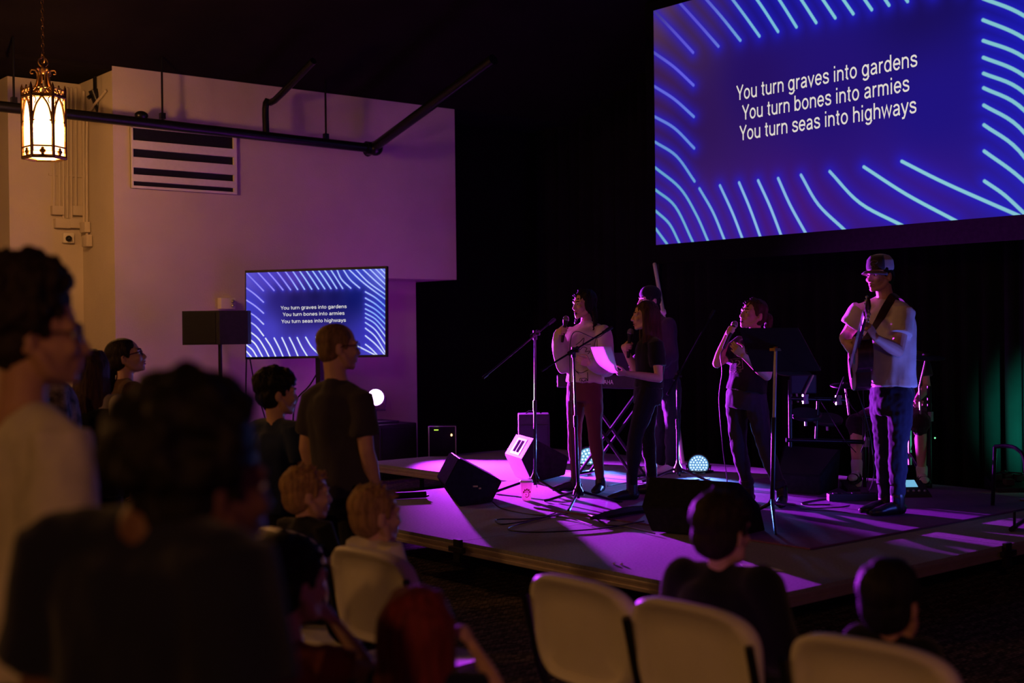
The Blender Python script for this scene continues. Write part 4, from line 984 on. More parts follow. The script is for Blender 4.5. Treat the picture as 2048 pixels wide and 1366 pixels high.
# ------------------------------------------------------------------ white folding chairs
def chair_proto(label):
    t = thing('folding_chair', label, 'chair', (0, 0, 0), 'white folding chairs of the audience')
    W0, H0 = 0.240, 0.165
    pl_ = []
    for i in range(48):                                          # rounded backrest outline, narrower at the bottom
        a = 2 * PI * i / 48; c_, s_ = math.cos(a), math.sin(a)
        x = W0 * math.copysign(abs(c_) ** 0.45, c_); z = H0 * math.copysign(abs(s_) ** 0.5, s_)
        z += 0.018 * (1 - (x / W0) ** 2) if s_ > 0 else 0
        x *= 1.0 - 0.10 * (0.5 - 0.5 * z / H0)
        pl_.append((x, z))
    def bend(x, z, y=0.0): return V((x, y - 0.045 * (1 - (x / W0) ** 2) - 0.20 - 0.16 * (z + H0) * 0.9 + 0.05, 0.705 + z))
    bm = bmn()
    R = [[bm.verts.new(bend(x * f, z * f, y)) for x, z in pl_] for f, y in ((0.5, 0.012), (0.80, 0.012), (0.84, 0.024), (0.95, 0.030), (1.0, 0.016), (1.0, -0.016), (0.95, -0.030), (0.86, -0.024), (0.81, -0.008), (0.5, -0.006))]
    for a, b in zip(R[:-1], R[1:]):
        for i in range(48): bm.faces.new((a[i], a[(i + 1) % 48], b[(i + 1) % 48], b[i]))
    bm.faces.new(R[0]); bm.faces.new(list(reversed(R[-1])))
    obj('backrest', bm, M['white_plastic'], t, angle=60)
    bm = bmn()
    R = []
    for f, z in ((0.6, 0.0), (0.95, 0.0), (1, 0.012), (0.97, 0.028), (0.8, 0.022), (0.4, 0.016)):
        R.append([bm.verts.new(V((0.215 * f * math.copysign(abs(math.cos(a)) ** 0.5, math.cos(a)), 0.01 + 0.205 * f * math.copysign(abs(math.sin(a)) ** 0.5, math.sin(a)), 0.42 + z))) for a in [2 * PI * i / 32 for i in range(32)]])
    for a, b in zip(R[:-1], R[1:]):
        for i in range(32): bm.faces.new((a[i], a[(i + 1) % 32], b[(i + 1) % 32], b[i]))
    bm.faces.new(list(reversed(R[0]))); bm.faces.new(R[-1])
    obj('seat', bm, M['white_plastic'], t, angle=60)
    for s_ in (-1, 1):
        bm = bmn(); add_tube(bm, [V((s_ * 0.235, -0.235, 0.80)), V((s_ * 0.235, -0.15, 0.5)), V((s_ * 0.235, 0.0, 0.38)), V((s_ * 0.235, 0.23, 0.015))], 0.013, 8, 4); obj('front_leg', bm, M['black_metal'], t)
        bm = bmn(); add_tube(bm, [V((s_ * 0.205, 0.08, 0.41)), V((s_ * 0.205, -0.26, 0.015))], 0.012, 8); obj('rear_leg', bm, M['black_metal'], t)
    bm = bmn()
    add_tube(bm, [V((-0.205, -0.2, 0.1)), V((0.205, -0.2, 0.1))], 0.009, 8); add_tube(bm, [V((-0.235, 0.17, 0.12)), V((0.235, 0.17, 0.12))], 0.009, 8); obj('stretchers', bm, M['black_metal'], t)
    return t
def chair_at(px, d, ang, label, first=[None]):
    """the middle of the top edge falls at column px and depth d; ang = facing, from the view axis"""
    q = at(px, 670, d); f = cdir(ang)
    loc = V((q.x, q.y, 0)) + f * 0.26
    rz = math.atan2(f.y, f.x) - PI / 2
    if first[0] is None:
        t = first[0] = chair_proto(label); t.location = loc; t.rotation_euler = (0, 0, rz)
        return t
    return dup(first[0], loc, label, rz)
CH = [chair_at(1128, 4.02, 50, 'empty white folding chair left of the dark boy at the bottom centre'),
      chair_at(1350, 3.64, 50, 'white folding chair holding the boy with brown hair at the bottom centre'),
      chair_at(1712, 3.17, 44, 'white folding chair nearest the camera at lower right'),
      chair_at(712, 4.62, 46, 'white folding chair of the blond boy in the white tee'),
      chair_at(545, 5.12, 50, 'white folding chair of the blond boy in the black tee'),
      chair_at(432, 5.48, 50, 'white folding chair half hidden behind the big dark head')]
# ================================================================== PEOPLE
def skin_mat(name, col): 
    m = mat(name, col, 0.55, var=0.05, vscale=30, bump=0.06, bscale=350, spec=0.35)
    b = m.node_tree.nodes['Principled BSDF']; b.inputs['Subsurface Weight'].default_value = 0.08; b.inputs['Subsurface Radius'].default_value = (0.01, 0.004, 0.002)
    return m
SK = skin_mat('fair_skin', (0.60, 0.36, 0.27)); SK2 = skin_mat('tan_skin', (0.45, 0.25, 0.17))
SK3 = skin_mat('shade_darkened_skin', (0.16, 0.075, 0.05))  # skin of the nearest boy, shade put into the colour to dim his nape
LIP = mat('lip_skin', (0.42, 0.13, 0.12), 0.45, var=0.05)
EYEW = mat('eye_white', (0.7, 0.68, 0.66), 0.25, var=0.02); EYED = mat('eye_iris', (0.03, 0.02, 0.015), 0.2, var=0.1)
def hair_mat(name, col): return mat(name, col, 0.6, var=0.45, vscale=70, bump=0.7, bscale=160, spec=0.22, stretch=(1, 1, 0.12))
HB = hair_mat('dark_brown_hair', (0.022, 0.013, 0.010)); HK = hair_mat('black_hair', (0.010, 0.008, 0.008)); HL = hair_mat('light_brown_hair', (0.055, 0.027, 0.017))
HBL = hair_mat('blond_hair', (0.34, 0.20, 0.09)); HR = hair_mat('red_dyed_hair', (0.16, 0.018, 0.016)); HS = hair_mat('short_sandy_hair', (0.20, 0.12, 0.06))
def cloth(name, col, rough=0.9, **k): return mat(name, col, rough, var=0.10, vscale=12, bump=0.25, bscale=260, spec=0.15, sheen=0.15, **k)
def nz(v): return V(v).normalized()

def limb(bm, pts, rs, n=4, seg=12, side=None):
    """tapering round limb with rounded ends"""
    ps = spline(pts, n); r2 = lerp_list(rs, n)
    sd = auto_sides(ps) if side is None else [V(side)] * len(ps)
    rings(bm, ps, r2, sd, seg)
    for i in (0, -1):
        r = r2[i] if not isinstance(r2[i], (tuple, list)) else min(r2[i])
        add_ell(bm, ps[i], (r, r, r), None, seg, 8)

def head_shape(bm, Mh, k, mouth=0.0):
    """Mh: x = right of the person, y = forward, z = up, origin between the ears at eye level"""
    m = Mh @ Matrix.Scale(k, 4)
    add_ell(bm, (0, -0.012, 0.032), (0.076, 0.097, 0.088), m, 24, 16)           # cranium
    add_ell(bm, (0, 0.028, -0.028), (0.062, 0.064, 0.085), m, 20, 14)           # face
    limb(bm, [m @ V((0, 0.04, -0.075)), m @ V((0, 0.072, -0.100 - mouth * 0.5))], [0.042 * k, 0.019 * k], 1)   # chin
    for s in (-1, 1):
        limb(bm, [m @ V((s * 0.060, 0.0, -0.045)), m @ V((s * 0.047, 0.022, -0.078)), m @ V((s * 0.012, 0.068, -0.100 - mouth * 0.5))], [0.020 * k, 0.021 * k, 0.017 * k], 3)   # jaw
        add_ell(bm, (s * 0.036, 0.068, -0.030), (0.024, 0.022, 0.022), m, 12, 8)    # cheek
        limb(bm, [m @ V((s * 0.048, 0.070, 0.020)), m @ V((s * 0.012, 0.085, 0.018))], [0.012 * k, 0.013 * k], 1)  # brow ridge
        add_ell(bm, (s * 0.078, -0.008, -0.012), (0.011, 0.021, 0.033), m @ Matrix.Rotation(s * -0.25, 4, 'Z'), 12, 10)   # ear
        add_ell(bm, (s * 0.012, 0.096, -0.040), (0.010, 0.011, 0.009), m, 10, 8)     # nostril wing
    limb(bm, [m @ V((0, 0.084, 0.012)), m @ V((0, 0.098, -0.014)), m @ V((0, 0.109, -0.036))], [0.0095 * k, 0.011 * k, 0.0125 * k], 3)   # nose
    limb(bm, [m @ V((-0.022, 0.082, -0.064)), m @ V((0, 0.090, -0.062)), m @ V((0.022, 0.082, -0.064))], [0.008 * k, 0.011 * k, 0.008 * k], 3)   # upper lip
    limb(bm, [m @ V((-0.018, 0.080, -0.076 - mouth)), m @ V((0, 0.086, -0.077 - mouth)), m @ V((0.018, 0.080, -0.076 - mouth))], [0.008 * k, 0.010 * k, 0.008 * k], 3)

def face_parts(root, Mh, k, hair, mouth=0.0):
    m = Mh @ Matrix.Scale(k, 4)
    for s in (-1, 1):
        bm = bmn(); add_ell(bm, (s * 0.031, 0.078, 0.000), (0.0145, 0.010, 0.0085), m, 12, 8); e = obj('eye', bm, EYEW, root)
        bm = bmn(); add_ell(bm, (s * 0.031, 0.0865, 0.000), (0.0062, 0.003, 0.0062), m, 10, 6); obj('iris', bm, EYED, e)
        bm = bmn(); limb(bm, [m @ V((s * 0.050, 0.076, 0.021)), m @ V((s * 0.032, 0.090, 0.026)), m @ V((s * 0.014, 0.096, 0.021))], [0.003 * k, 0.0045 * k, 0.004 * k], 3, 8); obj('eyebrow', bm, hair, root)
    bm = bmn()
    limb(bm, [m @ V((-0.023, 0.087, -0.065)), m @ V((0, 0.0985, -0.061)), m @ V((0.023, 0.087, -0.065))], [0.003 * k, 0.0055 * k, 0.003 * k], 3, 8)
    limb(bm, [m @ V((-0.019, 0.085, -0.075 - mouth)), m @ V((0, 0.095, -0.077 - mouth)), m @ V((0.019, 0.085, -0.075 - mouth))], [0.003 * k, 0.006 * k, 0.003 * k], 3, 8)
    lips = obj('lips', bm, LIP, root)
    if mouth:
        bm = bmn(); add_ell(bm, (0, 0.089, -0.070 - mouth / 2), (0.015, 0.008, 0.004 + mouth * 0.6), m, 12, 8); obj('mouth_opening', bm, EYED, lips)

def hand_shape(bm, wr, d, n, k, curl=(30, 40, 30), thumb=1, spread=0.05, tcurl=0.5, fk=1.0):
    """wr wrist, d wrist->knuckles, n the way the palm faces, thumb on the side thumb * (d x n)"""
    d = nz(d); n = nz(V(n) - d * V(n).dot(d)); l = d.cross(n) * thumb
    pl = 0.088 * k
    rings_pts = [wr - d * 0.01 * k, wr + d * pl * 0.45, wr + d * pl]
    add_loft(bm, rings_pts, [(0.026 * k, 0.018 * k), (0.040 * k, 0.016 * k), (0.042 * k, 0.012 * k)], l, 14, 3)
    add_ell(bm, (0, 0, 0), (0.026 * k, 0.020 * k, 0.018 * k), basis(l, d, l.cross(d), wr), 10, 8)
    add_ell(bm, (0, 0, 0), (0.020 * k, 0.030 * k, 0.017 * k), basis(l, d, l.cross(d), wr + d * 0.035 * k + l * 0.020 * k + n * 0.008 * k), 10, 8)
    for i, (off, ln, r) in enumerate(((0.031, 0.074, 0.0088), (0.0105, 0.083, 0.0090), (-0.0105, 0.077, 0.0086), (-0.030, 0.060, 0.0078))):
        p = wr + d * (pl - 0.004 * k - (0.012 * k if i == 3 else 0)) + l * off * k
        a = 0; pts = [p]; sd = l * (spread * (1.5 - i))
        dev = (i - 1.5) * 4
        for j, (f, c) in enumerate(zip((0.45, 0.31, 0.24), curl)):
            a += math.radians(c + dev * (0.5 if j else 1))
            pts.append(pts[-1] + nz(d * math.cos(a) + n * math.sin(a) + sd * (0.6 if j == 0 else 0.2)) * ln * f * k)
        limb(bm, pts, [r * k * fk, r * 0.98 * k * fk, r * 0.9 * k * fk, r * 0.75 * k * fk], 3, 8)
    p = wr + d * 0.022 * k + l * 0.026 * k + n * 0.006 * k
    t1 = p + nz(l * 0.75 + d * 0.75 + n * 0.35 * tcurl) * 0.042 * k
    t2 = t1 + nz(d * 0.95 + l * (0.25 - 0.45 * tcurl) + n * (0.75 * tcurl)) * 0.033 * k
    t3 = t2 + nz(d * 0.9 - l * 0.55 * tcurl + n * (0.65 * tcurl)) * 0.026 * k
    limb(bm, [p, t1, t2, t3], [0.0125 * k, 0.011 * k * fk, 0.0098 * k * fk, 0.008 * k * fk], 3, 8)

class Rig: pass
def rig(**kw):
    r = Rig(); r.__dict__.update(kw)
    r.k = kw.get('k', 1.0); r.hk = kw.get('hk', 1.0)
    f = V(r.face); up = nz(kw.get('hup', V((0, 0, 1)))); f = nz(f - up * f.dot(up)); r.face = f
    r.Mh = basis(f.cross(up), f, up, V(r.head))
    r.sh_side = nz(r.sh_r - r.sh_l); r.hip_side = nz(r.hip_r - r.hip_l)
    r.pel = (r.hip_l + r.hip_r) / 2
    r.shc = (r.sh_l + r.sh_r) / 2
    if not hasattr(r, 'mid'): r.mid = r.pel.lerp(r.neck, 0.5)
    return r
def torso(bm, r, o=0.0, lo=-0.14, hi=1.0, wide=1.0, deep=1.0, belly=1.0):
    """o = how far the cloth stands off the body"""
    k = r.k
    axis = [r.pel, r.mid, r.neck]
    def P_(t):
        if t < 0: return r.pel + (r.pel - r.mid).normalized() * (-t) * (r.neck - r.pel).length
        if t <= 0.5: return r.pel.lerp(r.mid, t * 2)
        return r.mid.lerp(r.neck, t * 2 - 1)
    hb = (r.hip_r - r.hip_l).length / 2; sb = (r.sh_r - r.sh_l).length / 2
    tab = [(-0.20, hb + 0.075 * k, 0.112 * k), (-0.05, hb + 0.080 * k, 0.118 * k), (0.10, hb + 0.072 * k, 0.113 * k), (0.33, 0.138 * k * belly, 0.105 * k * belly), (0.55, sb * 0.5 + 0.070 * k, 0.113 * k),
           (0.75, sb * 0.72 + 0.045 * k, 0.118 * k), (0.88, sb * 0.80 + 0.015 * k, 0.098 * k), (0.96, sb * 0.48 + 0.01 * k, 0.070 * k), (1.03, 0.060 * k, 0.058 * k)]
    pts = []; rs = []; sd = []
    for t, a, b in tab:
        if t < lo - 1e-6 or t > hi + 0.04: continue
        pts.append(P_(t)); oo = o * (1.0 if t < 0.9 else 0.35)
        rs.append((a * wide + oo, b * deep + oo)); sd.append(nz(r.hip_side.lerp(r.sh_side, max(0, min(1, t)))))
    if pts and lo > tab[0][0]:
        pass
    add_loft(bm, pts, rs, sd, 24, 3)
def body(r, voxel, hands=True, mouth=0.0, sm=3):
    k = r.k; bm = bmn()
    head_shape(bm, r.Mh, r.hk, mouth)
    hb = r.Mh @ V((0, -0.028 * r.hk, -0.055 * r.hk))
    limb(bm, [r.neck - (hb - r.neck) * 0.25, r.neck.lerp(hb, 0.5), hb], [0.062 * k * r.nw, 0.053 * k * r.nw, 0.054 * k * r.nw], 3)
    torso(bm, r, -0.006, -0.14)
    for s, sh, el, wr in (('l', r.sh_l, r.el_l, r.wr_l), ('r', r.sh_r, r.el_r, r.wr_r)):
        limb(bm, [r.neck.lerp(sh, 0.25) - V((0, 0, 0.01)), sh], [0.045 * k, 0.050 * k], 1)
        limb(bm, [sh, sh.lerp(el, 0.45), el], [0.052 * k * r.aw, 0.047 * k * r.aw, 0.038 * k * r.aw], 3)
        limb(bm, [el, el.lerp(wr, 0.3), wr], [0.038 * k * r.aw, 0.041 * k * r.aw, 0.0255 * k], 3)
        h = getattr(r, 'hand_' + s, None)
        if hands and h: hand_shape(bm, wr, k=r.k * r.handk, **h)
    for hip, kn, an in ((r.hip_l, r.kn_l, r.an_l), (r.hip_r, r.kn_r, r.an_r)):
        limb(bm, [hip, hip.lerp(kn, 0.5), kn], [0.078 * k, 0.068 * k, 0.050 * k], 3)
        limb(bm, [kn, kn.lerp(an, 0.3), an], [0.050 * k, 0.052 * k, 0.036 * k], 3)
    return remesh(bm, voxel, sm)
def foot_shape(bm, an, d, k, sole, tall=0.0, w=1.0):
    """shoe from ankle an, toe direction d, resting at height sole"""
    d = nz(V((d.x, d.y, 0))); s = d.cross(V((0, 0, 1)))
    b = V((an.x, an.y, sole)) - d * 0.055 * k
    add_loft(bm, [b + V((0, 0, 0.035 * k)), b + d * 0.03 * k + V((0, 0, 0.042 * k)), b + d * 0.12 * k + V((0, 0, 0.043 * k)), b + d * 0.2 * k + V((0, 0, 0.032 * k)), b + d * 0.265 * k + V((0, 0, 0.023 * k))],
             [(0.026 * k * w, 0.030 * k), (0.036 * k * w, 0.040 * k), (0.040 * k * w, 0.042 * k), (0.046 * k * w, 0.031 * k), (0.020 * k * w, 0.018 * k)], s, 16, 3)
    limb(bm, [an + V((0, 0, tall)), V((an.x, an.y, sole + 0.05 * k))], [0.048 * k, 0.047 * k], 1)
def shirt(r, voxel, o=0.014, hem=-0.10, sleeve=0.45, long=False, disp=0.010, dscale=0.10, flare=1.0, cuff=0.0, wide=1.0, deep=1.0, aw=1.0, collar=True):
    k = r.k; bm = bmn()
    torso(bm, r, o, hem, 0.97, wide, deep)
    limb(bm, [r.neck - V((0, 0, 0.030 * k)), r.neck - V((0, 0, 0.012 * k))], [0.075 * k, 0.068 * k], 1)
    for sh, el, wr in ((r.sh_l, r.el_l, r.wr_l), (r.sh_r, r.el_r, r.wr_r)):
        limb(bm, [r.neck.lerp(sh, 0.2) - V((0, 0, 0.012)), sh], [0.052 * k + o * .3, 0.056 * k + o * .6], 1)
        if long:
            limb(bm, [sh, sh.lerp(el, 0.5), el], [0.060 * k * aw + o, 0.058 * k * aw + o, 0.055 * k * aw + o * 1.2], 3)
            e2 = el.lerp(wr, 0.90)
            limb(bm, [el, el.lerp(wr, 0.45), el.lerp(wr, 0.8), e2], [0.055 * k * aw + o * 1.2, 0.054 * k * aw + o * 1.3, 0.046 * k * aw + o, 0.036 * k + o * 0.5], 3)
        else:
            e = sh.lerp(el, sleeve * 2 if sleeve < 0.5 else sleeve)
            t_ = (e - sh).normalized()
            add_loft(bm, [sh - t_ * 0.03, sh.lerp(e, 0.5), e], [0.062 * k * aw + o * .7, 0.062 * k * aw + o * 0.8, 0.058 * k * aw + o], nz(r.sh_side if abs(r.sh_side.dot(t_)) < 0.9 else V((0, 0, 1))), 16, 3)
    return remesh(bm, voxel, 3, disp, dscale, (1, 1, 0.55))
def trousers(r, voxel, o=0.010, top=0.12, end=0.95, disp=0.006, dscale=0.08, taper=1.0, knee=1.0, hipw=1.0):
    k = r.k; bm = bmn()
    torso(bm, r, o, -0.20, top, hipw)
    for hip, kn, an in ((r.hip_l, r.kn_l, r.an_l), (r.hip_r, r.kn_r, r.an_r)):
        e = kn.lerp(an, end)
        limb(bm, [hip + V((0, 0, 0.02)), hip.lerp(kn, 0.35), kn], [0.084 * k + o, 0.083 * k + o, 0.058 * k * knee + o], 3)
        limb(bm, [kn, kn.lerp(e, 0.3), kn.lerp(e, 0.75), e], [0.058 * k * knee + o, 0.060 * k * knee + o, (0.046 * k + o) * taper, (0.042 * k + o) * taper], 3)
    return remesh(bm, voxel, 3, disp, dscale, (1, 1, 1))
def hair_short(r, voxel=0.007, top=1.0, back=1.0, lift=0.0, curls=0, disp=0.006, dscale=0.03, seed=1, sides=0, fringe=0.0, rough=0, nape=0):
    """cap of hair from the hairline to the nape"""
    bm = bmn(); m = r.Mh @ Matrix.Scale(r.hk, 4); rnd = random.Random(seed)
    add_ell(bm, (0, -0.022 - (top - 1) * 0.10, 0.046 + lift * 0.8), (0.083 * top, 0.099 * top, 0.083 + lift * 0.8), m, 24, 16)
    add_ell(bm, (0, -0.052 - 0.008 * (back - 1), -0.005), (0.077 * back, 0.062 * back, 0.070 + 0.012 * back), m, 20, 12)
    for s in (-1, 1): limb(bm, [m @ V((s * 0.070, 0.012, 0.045)), m @ V((s * 0.073, 0.012, -0.005))], [0.018 * r.hk, 0.009 * r.hk], 1)
    if nape: add_ell(bm, (0, -0.062, -0.055), (0.066, 0.05, 0.07 * nape), m, 16, 10)
    if sides:
        for s in (-1, 1): add_ell(bm, (s * 0.070, -0.012, -0.010), (0.024, 0.052, 0.075 * sides), m, 14, 10)
    if fringe:
        for i in range(-3, 4): limb(bm, [m @ V((i * 0.019, 0.035, 0.11 + lift)), m @ V((i * 0.021, 0.078 - abs(i) * 0.005, 0.085)), m @ V((i * 0.022 + 0.004, 0.088 - abs(i) * 0.008, 0.085 - fringe))], [0.02, 0.018, 0.006], 3, 8)
    for _ in range(curls):
        a = rnd.uniform(0, 2 * PI); z = rnd.uniform(-0.45, 1.0); q = math.sqrt(max(0, 1 - z * z)); x, y = q * math.cos(a), q * math.sin(a)
        if y > 0.35 and z < 0.45: continue
        add_ell(bm, (x * 0.088 * top, -0.02 - (top - 1) * 0.1 + y * 0.100 * top, 0.046 + lift * 0.8 + z * (0.088 + lift * 0.8)), (0.022, 0.022, 0.02), m, 8, 6)
    for _ in range(rough):                                       # short tufts
        a = rnd.uniform(0, 2 * PI); z = rnd.uniform(0.0, 1.0); q = math.sqrt(max(0, 1 - z * z)); x, y = q * math.cos(a), q * math.sin(a)
        p = V((x * 0.078 * top, -0.022 + y * 0.092 * top, 0.046 + z * (0.078 + lift))); e = p + V((x * 0.5, y * 0.3 + 0.5, z * 0.6)).normalized() * 0.030
        limb(bm, [m @ p, m @ e], [0.010, 0.003], 1, 6)
    return remesh(bm, voxel, 2, disp, dscale, (1, 1, 0.5))
def hair_long(r, length, n=34, voxel=0.006, front=0.35, spread=1.0, away=None, seed=3, disp=0.004, side_drop=1.0, over=0.0):
    """straight hair: a cap and many locks falling from the crown past the ears down the back"""
    bm = bmn(); m = r.Mh @ Matrix.Scale(r.hk, 4); rnd = random.Random(seed)
    add_ell(bm, (0, -0.020, 0.042), (0.085, 0.101, 0.086), m, 24, 16)
    add_ell(bm, (0, -0.045, -0.01), (0.080, 0.068, 0.085), m, 20, 12)
    down = V((0, 0, -1)); aw = V(away) if away is not None else V((0, 0, 0))
    for i in range(n):
        a = math.radians(-90 + (i / (n - 1) - 0.5) * 2 * (90 + front * 90)) + rnd.uniform(-0.05, 0.05)
        cx_, cy_ = math.cos(a), math.sin(a)
        p0 = m @ V((cx_ * 0.055, -0.01 + cy_ * 0.06, 0.105)); p1 = m @ V((cx_ * 0.088, -0.015 + cy_ * 0.098, 0.03)); p2 = m @ V((cx_ * 0.092 * spread, -0.02 + cy_ * 0.098, -0.07))
        L_ = length * rnd.uniform(0.86, 1.0) * (side_drop if cy_ > -0.2 else 1.0)
        p3 = p2 + (down * 0.9 + aw * 0.5) * L_ * 0.5 + (p2 - m @ V((0, -0.02, -0.07))) * 0.12 * spread; p4 = p2 + (down + aw) * L_ + (p2 - m @ V((0, -0.02, -0.07))) * 0.08 * spread + V((rnd.uniform(-.012, .012), rnd.uniform(-.012, .012), 0))
        limb(bm, [p0, p1, p2, p3, p4], [0.012, 0.015, 0.015, 0.014, 0.005], 4, 7)
    return remesh(bm, voxel, 1, disp, 0.02, (1, 1, 0.15))
def tail(bm, pts, rs): limb(bm, pts, rs, 5, 10)
def braid(pts, r, voxel=0.004):
    bm = bmn(); ps = spline(pts, 10); sd = auto_sides(ps)
    for j in range(3):
        q = []
        for i, p in enumerate(ps):
            t = (ps[min(i + 1, len(ps) - 1)] - ps[max(i - 1, 0)]).normalized(); s = sd[i]; d = t.cross(s)
            ph = i * 0.55 + j * 2 * PI / 3; f = 1 - 0.45 * i / len(ps)
            q.append(p + s * (math.sin(ph) * r * 0.75 * f) + d * (math.sin(2 * ph) * r * 0.35 * f))
        add_tube(bm, q, [r * 0.62 * (1 - 0.5 * i / len(q)) for i in range(len(q))], 6)
    return remesh(bm, voxel, 1)
def glasses(root, Mh, k, m_):
    m = Mh @ Matrix.Scale(k, 4); bm = bmn()
    for s in (-1, 1):
        ring = [m @ V((s * 0.033 + 0.024 * math.cos(a), 0.100 - 0.010 * abs(0.6 * math.cos(a) * s + 0.2), 0.001 + 0.018 * math.sin(a))) for a in [2 * PI * i / 20 for i in range(21)]]
        add_tube(bm, ring, 0.0022 * k, 6)
        add_tube(bm, [m @ V((s * 0.056, 0.092, 0.006)), m @ V((s * 0.077, 0.06, 0.008)), m @ V((s * 0.083, -0.005, 0.006)), m @ V((s * 0.082, -0.02, -0.006))], 0.0022 * k, 6, 3)
    add_tube(bm, [m @ V((-0.010, 0.100, 0.004)), m @ V((0, 0.104, 0.007)), m @ V((0.010, 0.100, 0.004))], 0.002 * k, 6, 3)
    return obj('glasses', bm, m_, root)

def person(label, base, r, skin, parts, voxel, group=None, mouth=0.0, hands=True, face=None):
    t = thing('person', label, 'person', base, group)
    link('body', body(r, voxel, hands, mouth), skin, t)
    for nm, me, m in parts: link(nm, me, m, t)
    if face is not None: face_parts(t, r.Mh, r.hk, face, mouth)
    return t
def shoes_me(r, da, db, sole, k, tall=0.0, w=1.0, voxel=0.006):
    out = []
    for an, d in ((r.an_l, da), (r.an_r, db)):
        bm = bmn(); foot_shape(bm, an, d, k, sole, tall, w); out.append(remesh(bm, voxel, 2))
    return out
def hand_mic(label, base, tip, ball=0.026):
    """base = tail end, tip = centre of the grille ball"""
    d = nz(tip - base); x, y, z = frame(d); L_ = (tip - base).length
    t = thing('microphone', label, 'microphone', base, 'hand microphones of the singers')
    m = basis(x, y, z, base)
    bm = bmn(); add_lathe(bm, [(0.010, 0), (0.0125, 0.01), (0.017, L_ - 0.045), (0.019, L_ - 0.035), (0.0235, L_ - 0.018), (0.02, L_ - 0.012)], m, 16); obj('handle', bm, M['black'], t)
    bm = bmn(); add_ell(bm, (0, 0, L_), (ball, ball, ball * 1.1), m, 18, 12); obj('grille', bm, M['mic_grille'], t)
    bm = bmn(); add_lathe(bm, [(0.025, L_ - 0.014), (0.027, L_ - 0.009), (0.025, L_ - 0.004)], m, 18); obj('ring', bm, M['steel'], t)
    return t
M['mic_grille'] = mat('steel_mesh', (0.25, 0.24, 0.25), 0.4, 0.8, var=0.6, vscale=600, bump=0.6, bscale=700)
# ------------------------------------------------------------------ marks drawn on cloth: strokes laid on the surface
from mathutils.bvhtree import BVHTree
def bvh_of(o):
    me = o.data; off = origin_of(o)
    return BVHTree.FromPolygons([v.co + off for v in me.vertices], [tuple(p.vertices) for p in me.polygons])
def stroke_on(bm, bvh, pts, r=0.0025, lift=0.001, n=4):
    """pts are picture points; each is carried onto the cloth facing us"""
    run = []
    sp = spline([V((x, y, 0)) for x, y in pts], n) if len(pts) > 2 else [V((pts[0][0], pts[0][1], 0)).lerp(V((pts[1][0], pts[1][1], 0)), i / 4) for i in range(5)]
    for p in sp:
        d = ray(p.x, p.y); h = bvh.ray_cast(O_, d.normalized())
        if h[0] is None:
            if len(run) > 1: add_tube(bm, run, r, 6)
            run = []
            continue
        q = h[0] + h[1] * lift * (1 if h[1].dot(d) < 0 else -1)
        if run and (q - run[-1]).length > 0.06:
            if len(run) > 1: add_tube(bm, run, r, 6)
            run = []
        run.append(q)
    if len(run) > 1: add_tube(bm, run, r, 6)
def grip(T, m, d, k, left=False, along=0.11):
    """wrist of a hand that closes round a microphone whose ball is at T, axis m (tail to ball), knuckles towards d"""
    m = nz(m); d = nz(d - m * V(d).dot(m)); n = m.cross(d) * (-1 if left else 1)
    c = T - m * along
    return c - d * 0.068 * k - n * 0.027 * k, dict(d=d, n=n, curl=(62, 78, 55), thumb=-1 if left else 1, spread=0.0, tcurl=1.0)
RELAX = dict(curl=(18, 28, 20), spread=0.04, tcurl=0.4)

T_CREAM = cloth('cream_sweatshirt', (0.55, 0.48, 0.42)); T_BLACK = cloth('black_cotton', (0.008, 0.008, 0.009)); T_WHITE = cloth('white_cotton', (0.62, 0.57, 0.50))
T_NAVY = cloth('navy_cotton', (0.010, 0.011, 0.028)); T_GREY = cloth('charcoal_cotton', (0.045, 0.04, 0.05)); T_BLUE = cloth('blue_cotton', (0.02, 0.035, 0.10)); T_RED = cloth('rust_red_cotton', (0.30, 0.06, 0.03))
T_BROWN = cloth('brown_knit', (0.12, 0.065, 0.045)); P_MAROON = cloth('maroon_leggings', (0.13, 0.035, 0.04)); P_BLACKJ = cloth('black_denim', (0.010, 0.010, 0.012)); P_INDIGO = cloth('indigo_denim', (0.016, 0.016, 0.034))
P_DENIM = cloth('dark_blue_denim', (0.032, 0.028, 0.052)); P_GREY = cloth('dark_track_cloth', (0.02, 0.02, 0.025)); SH_BLACK = mat('black_shoe_leather', (0.010, 0.009, 0.009), 0.4, var=0.2, spec=0.4); SH_WHITE = mat('white_shoe_leather', (0.7, 0.68, 0.68), 0.5, var=0.05)
INK = mat('dark_print', (0.02, 0.015, 0.02), 0.8); INKW = mat('pale_print', (0.22, 0.19, 0.17), 0.8)
SOCK = cloth('white_sock', (0.62, 0.64, 0.62))

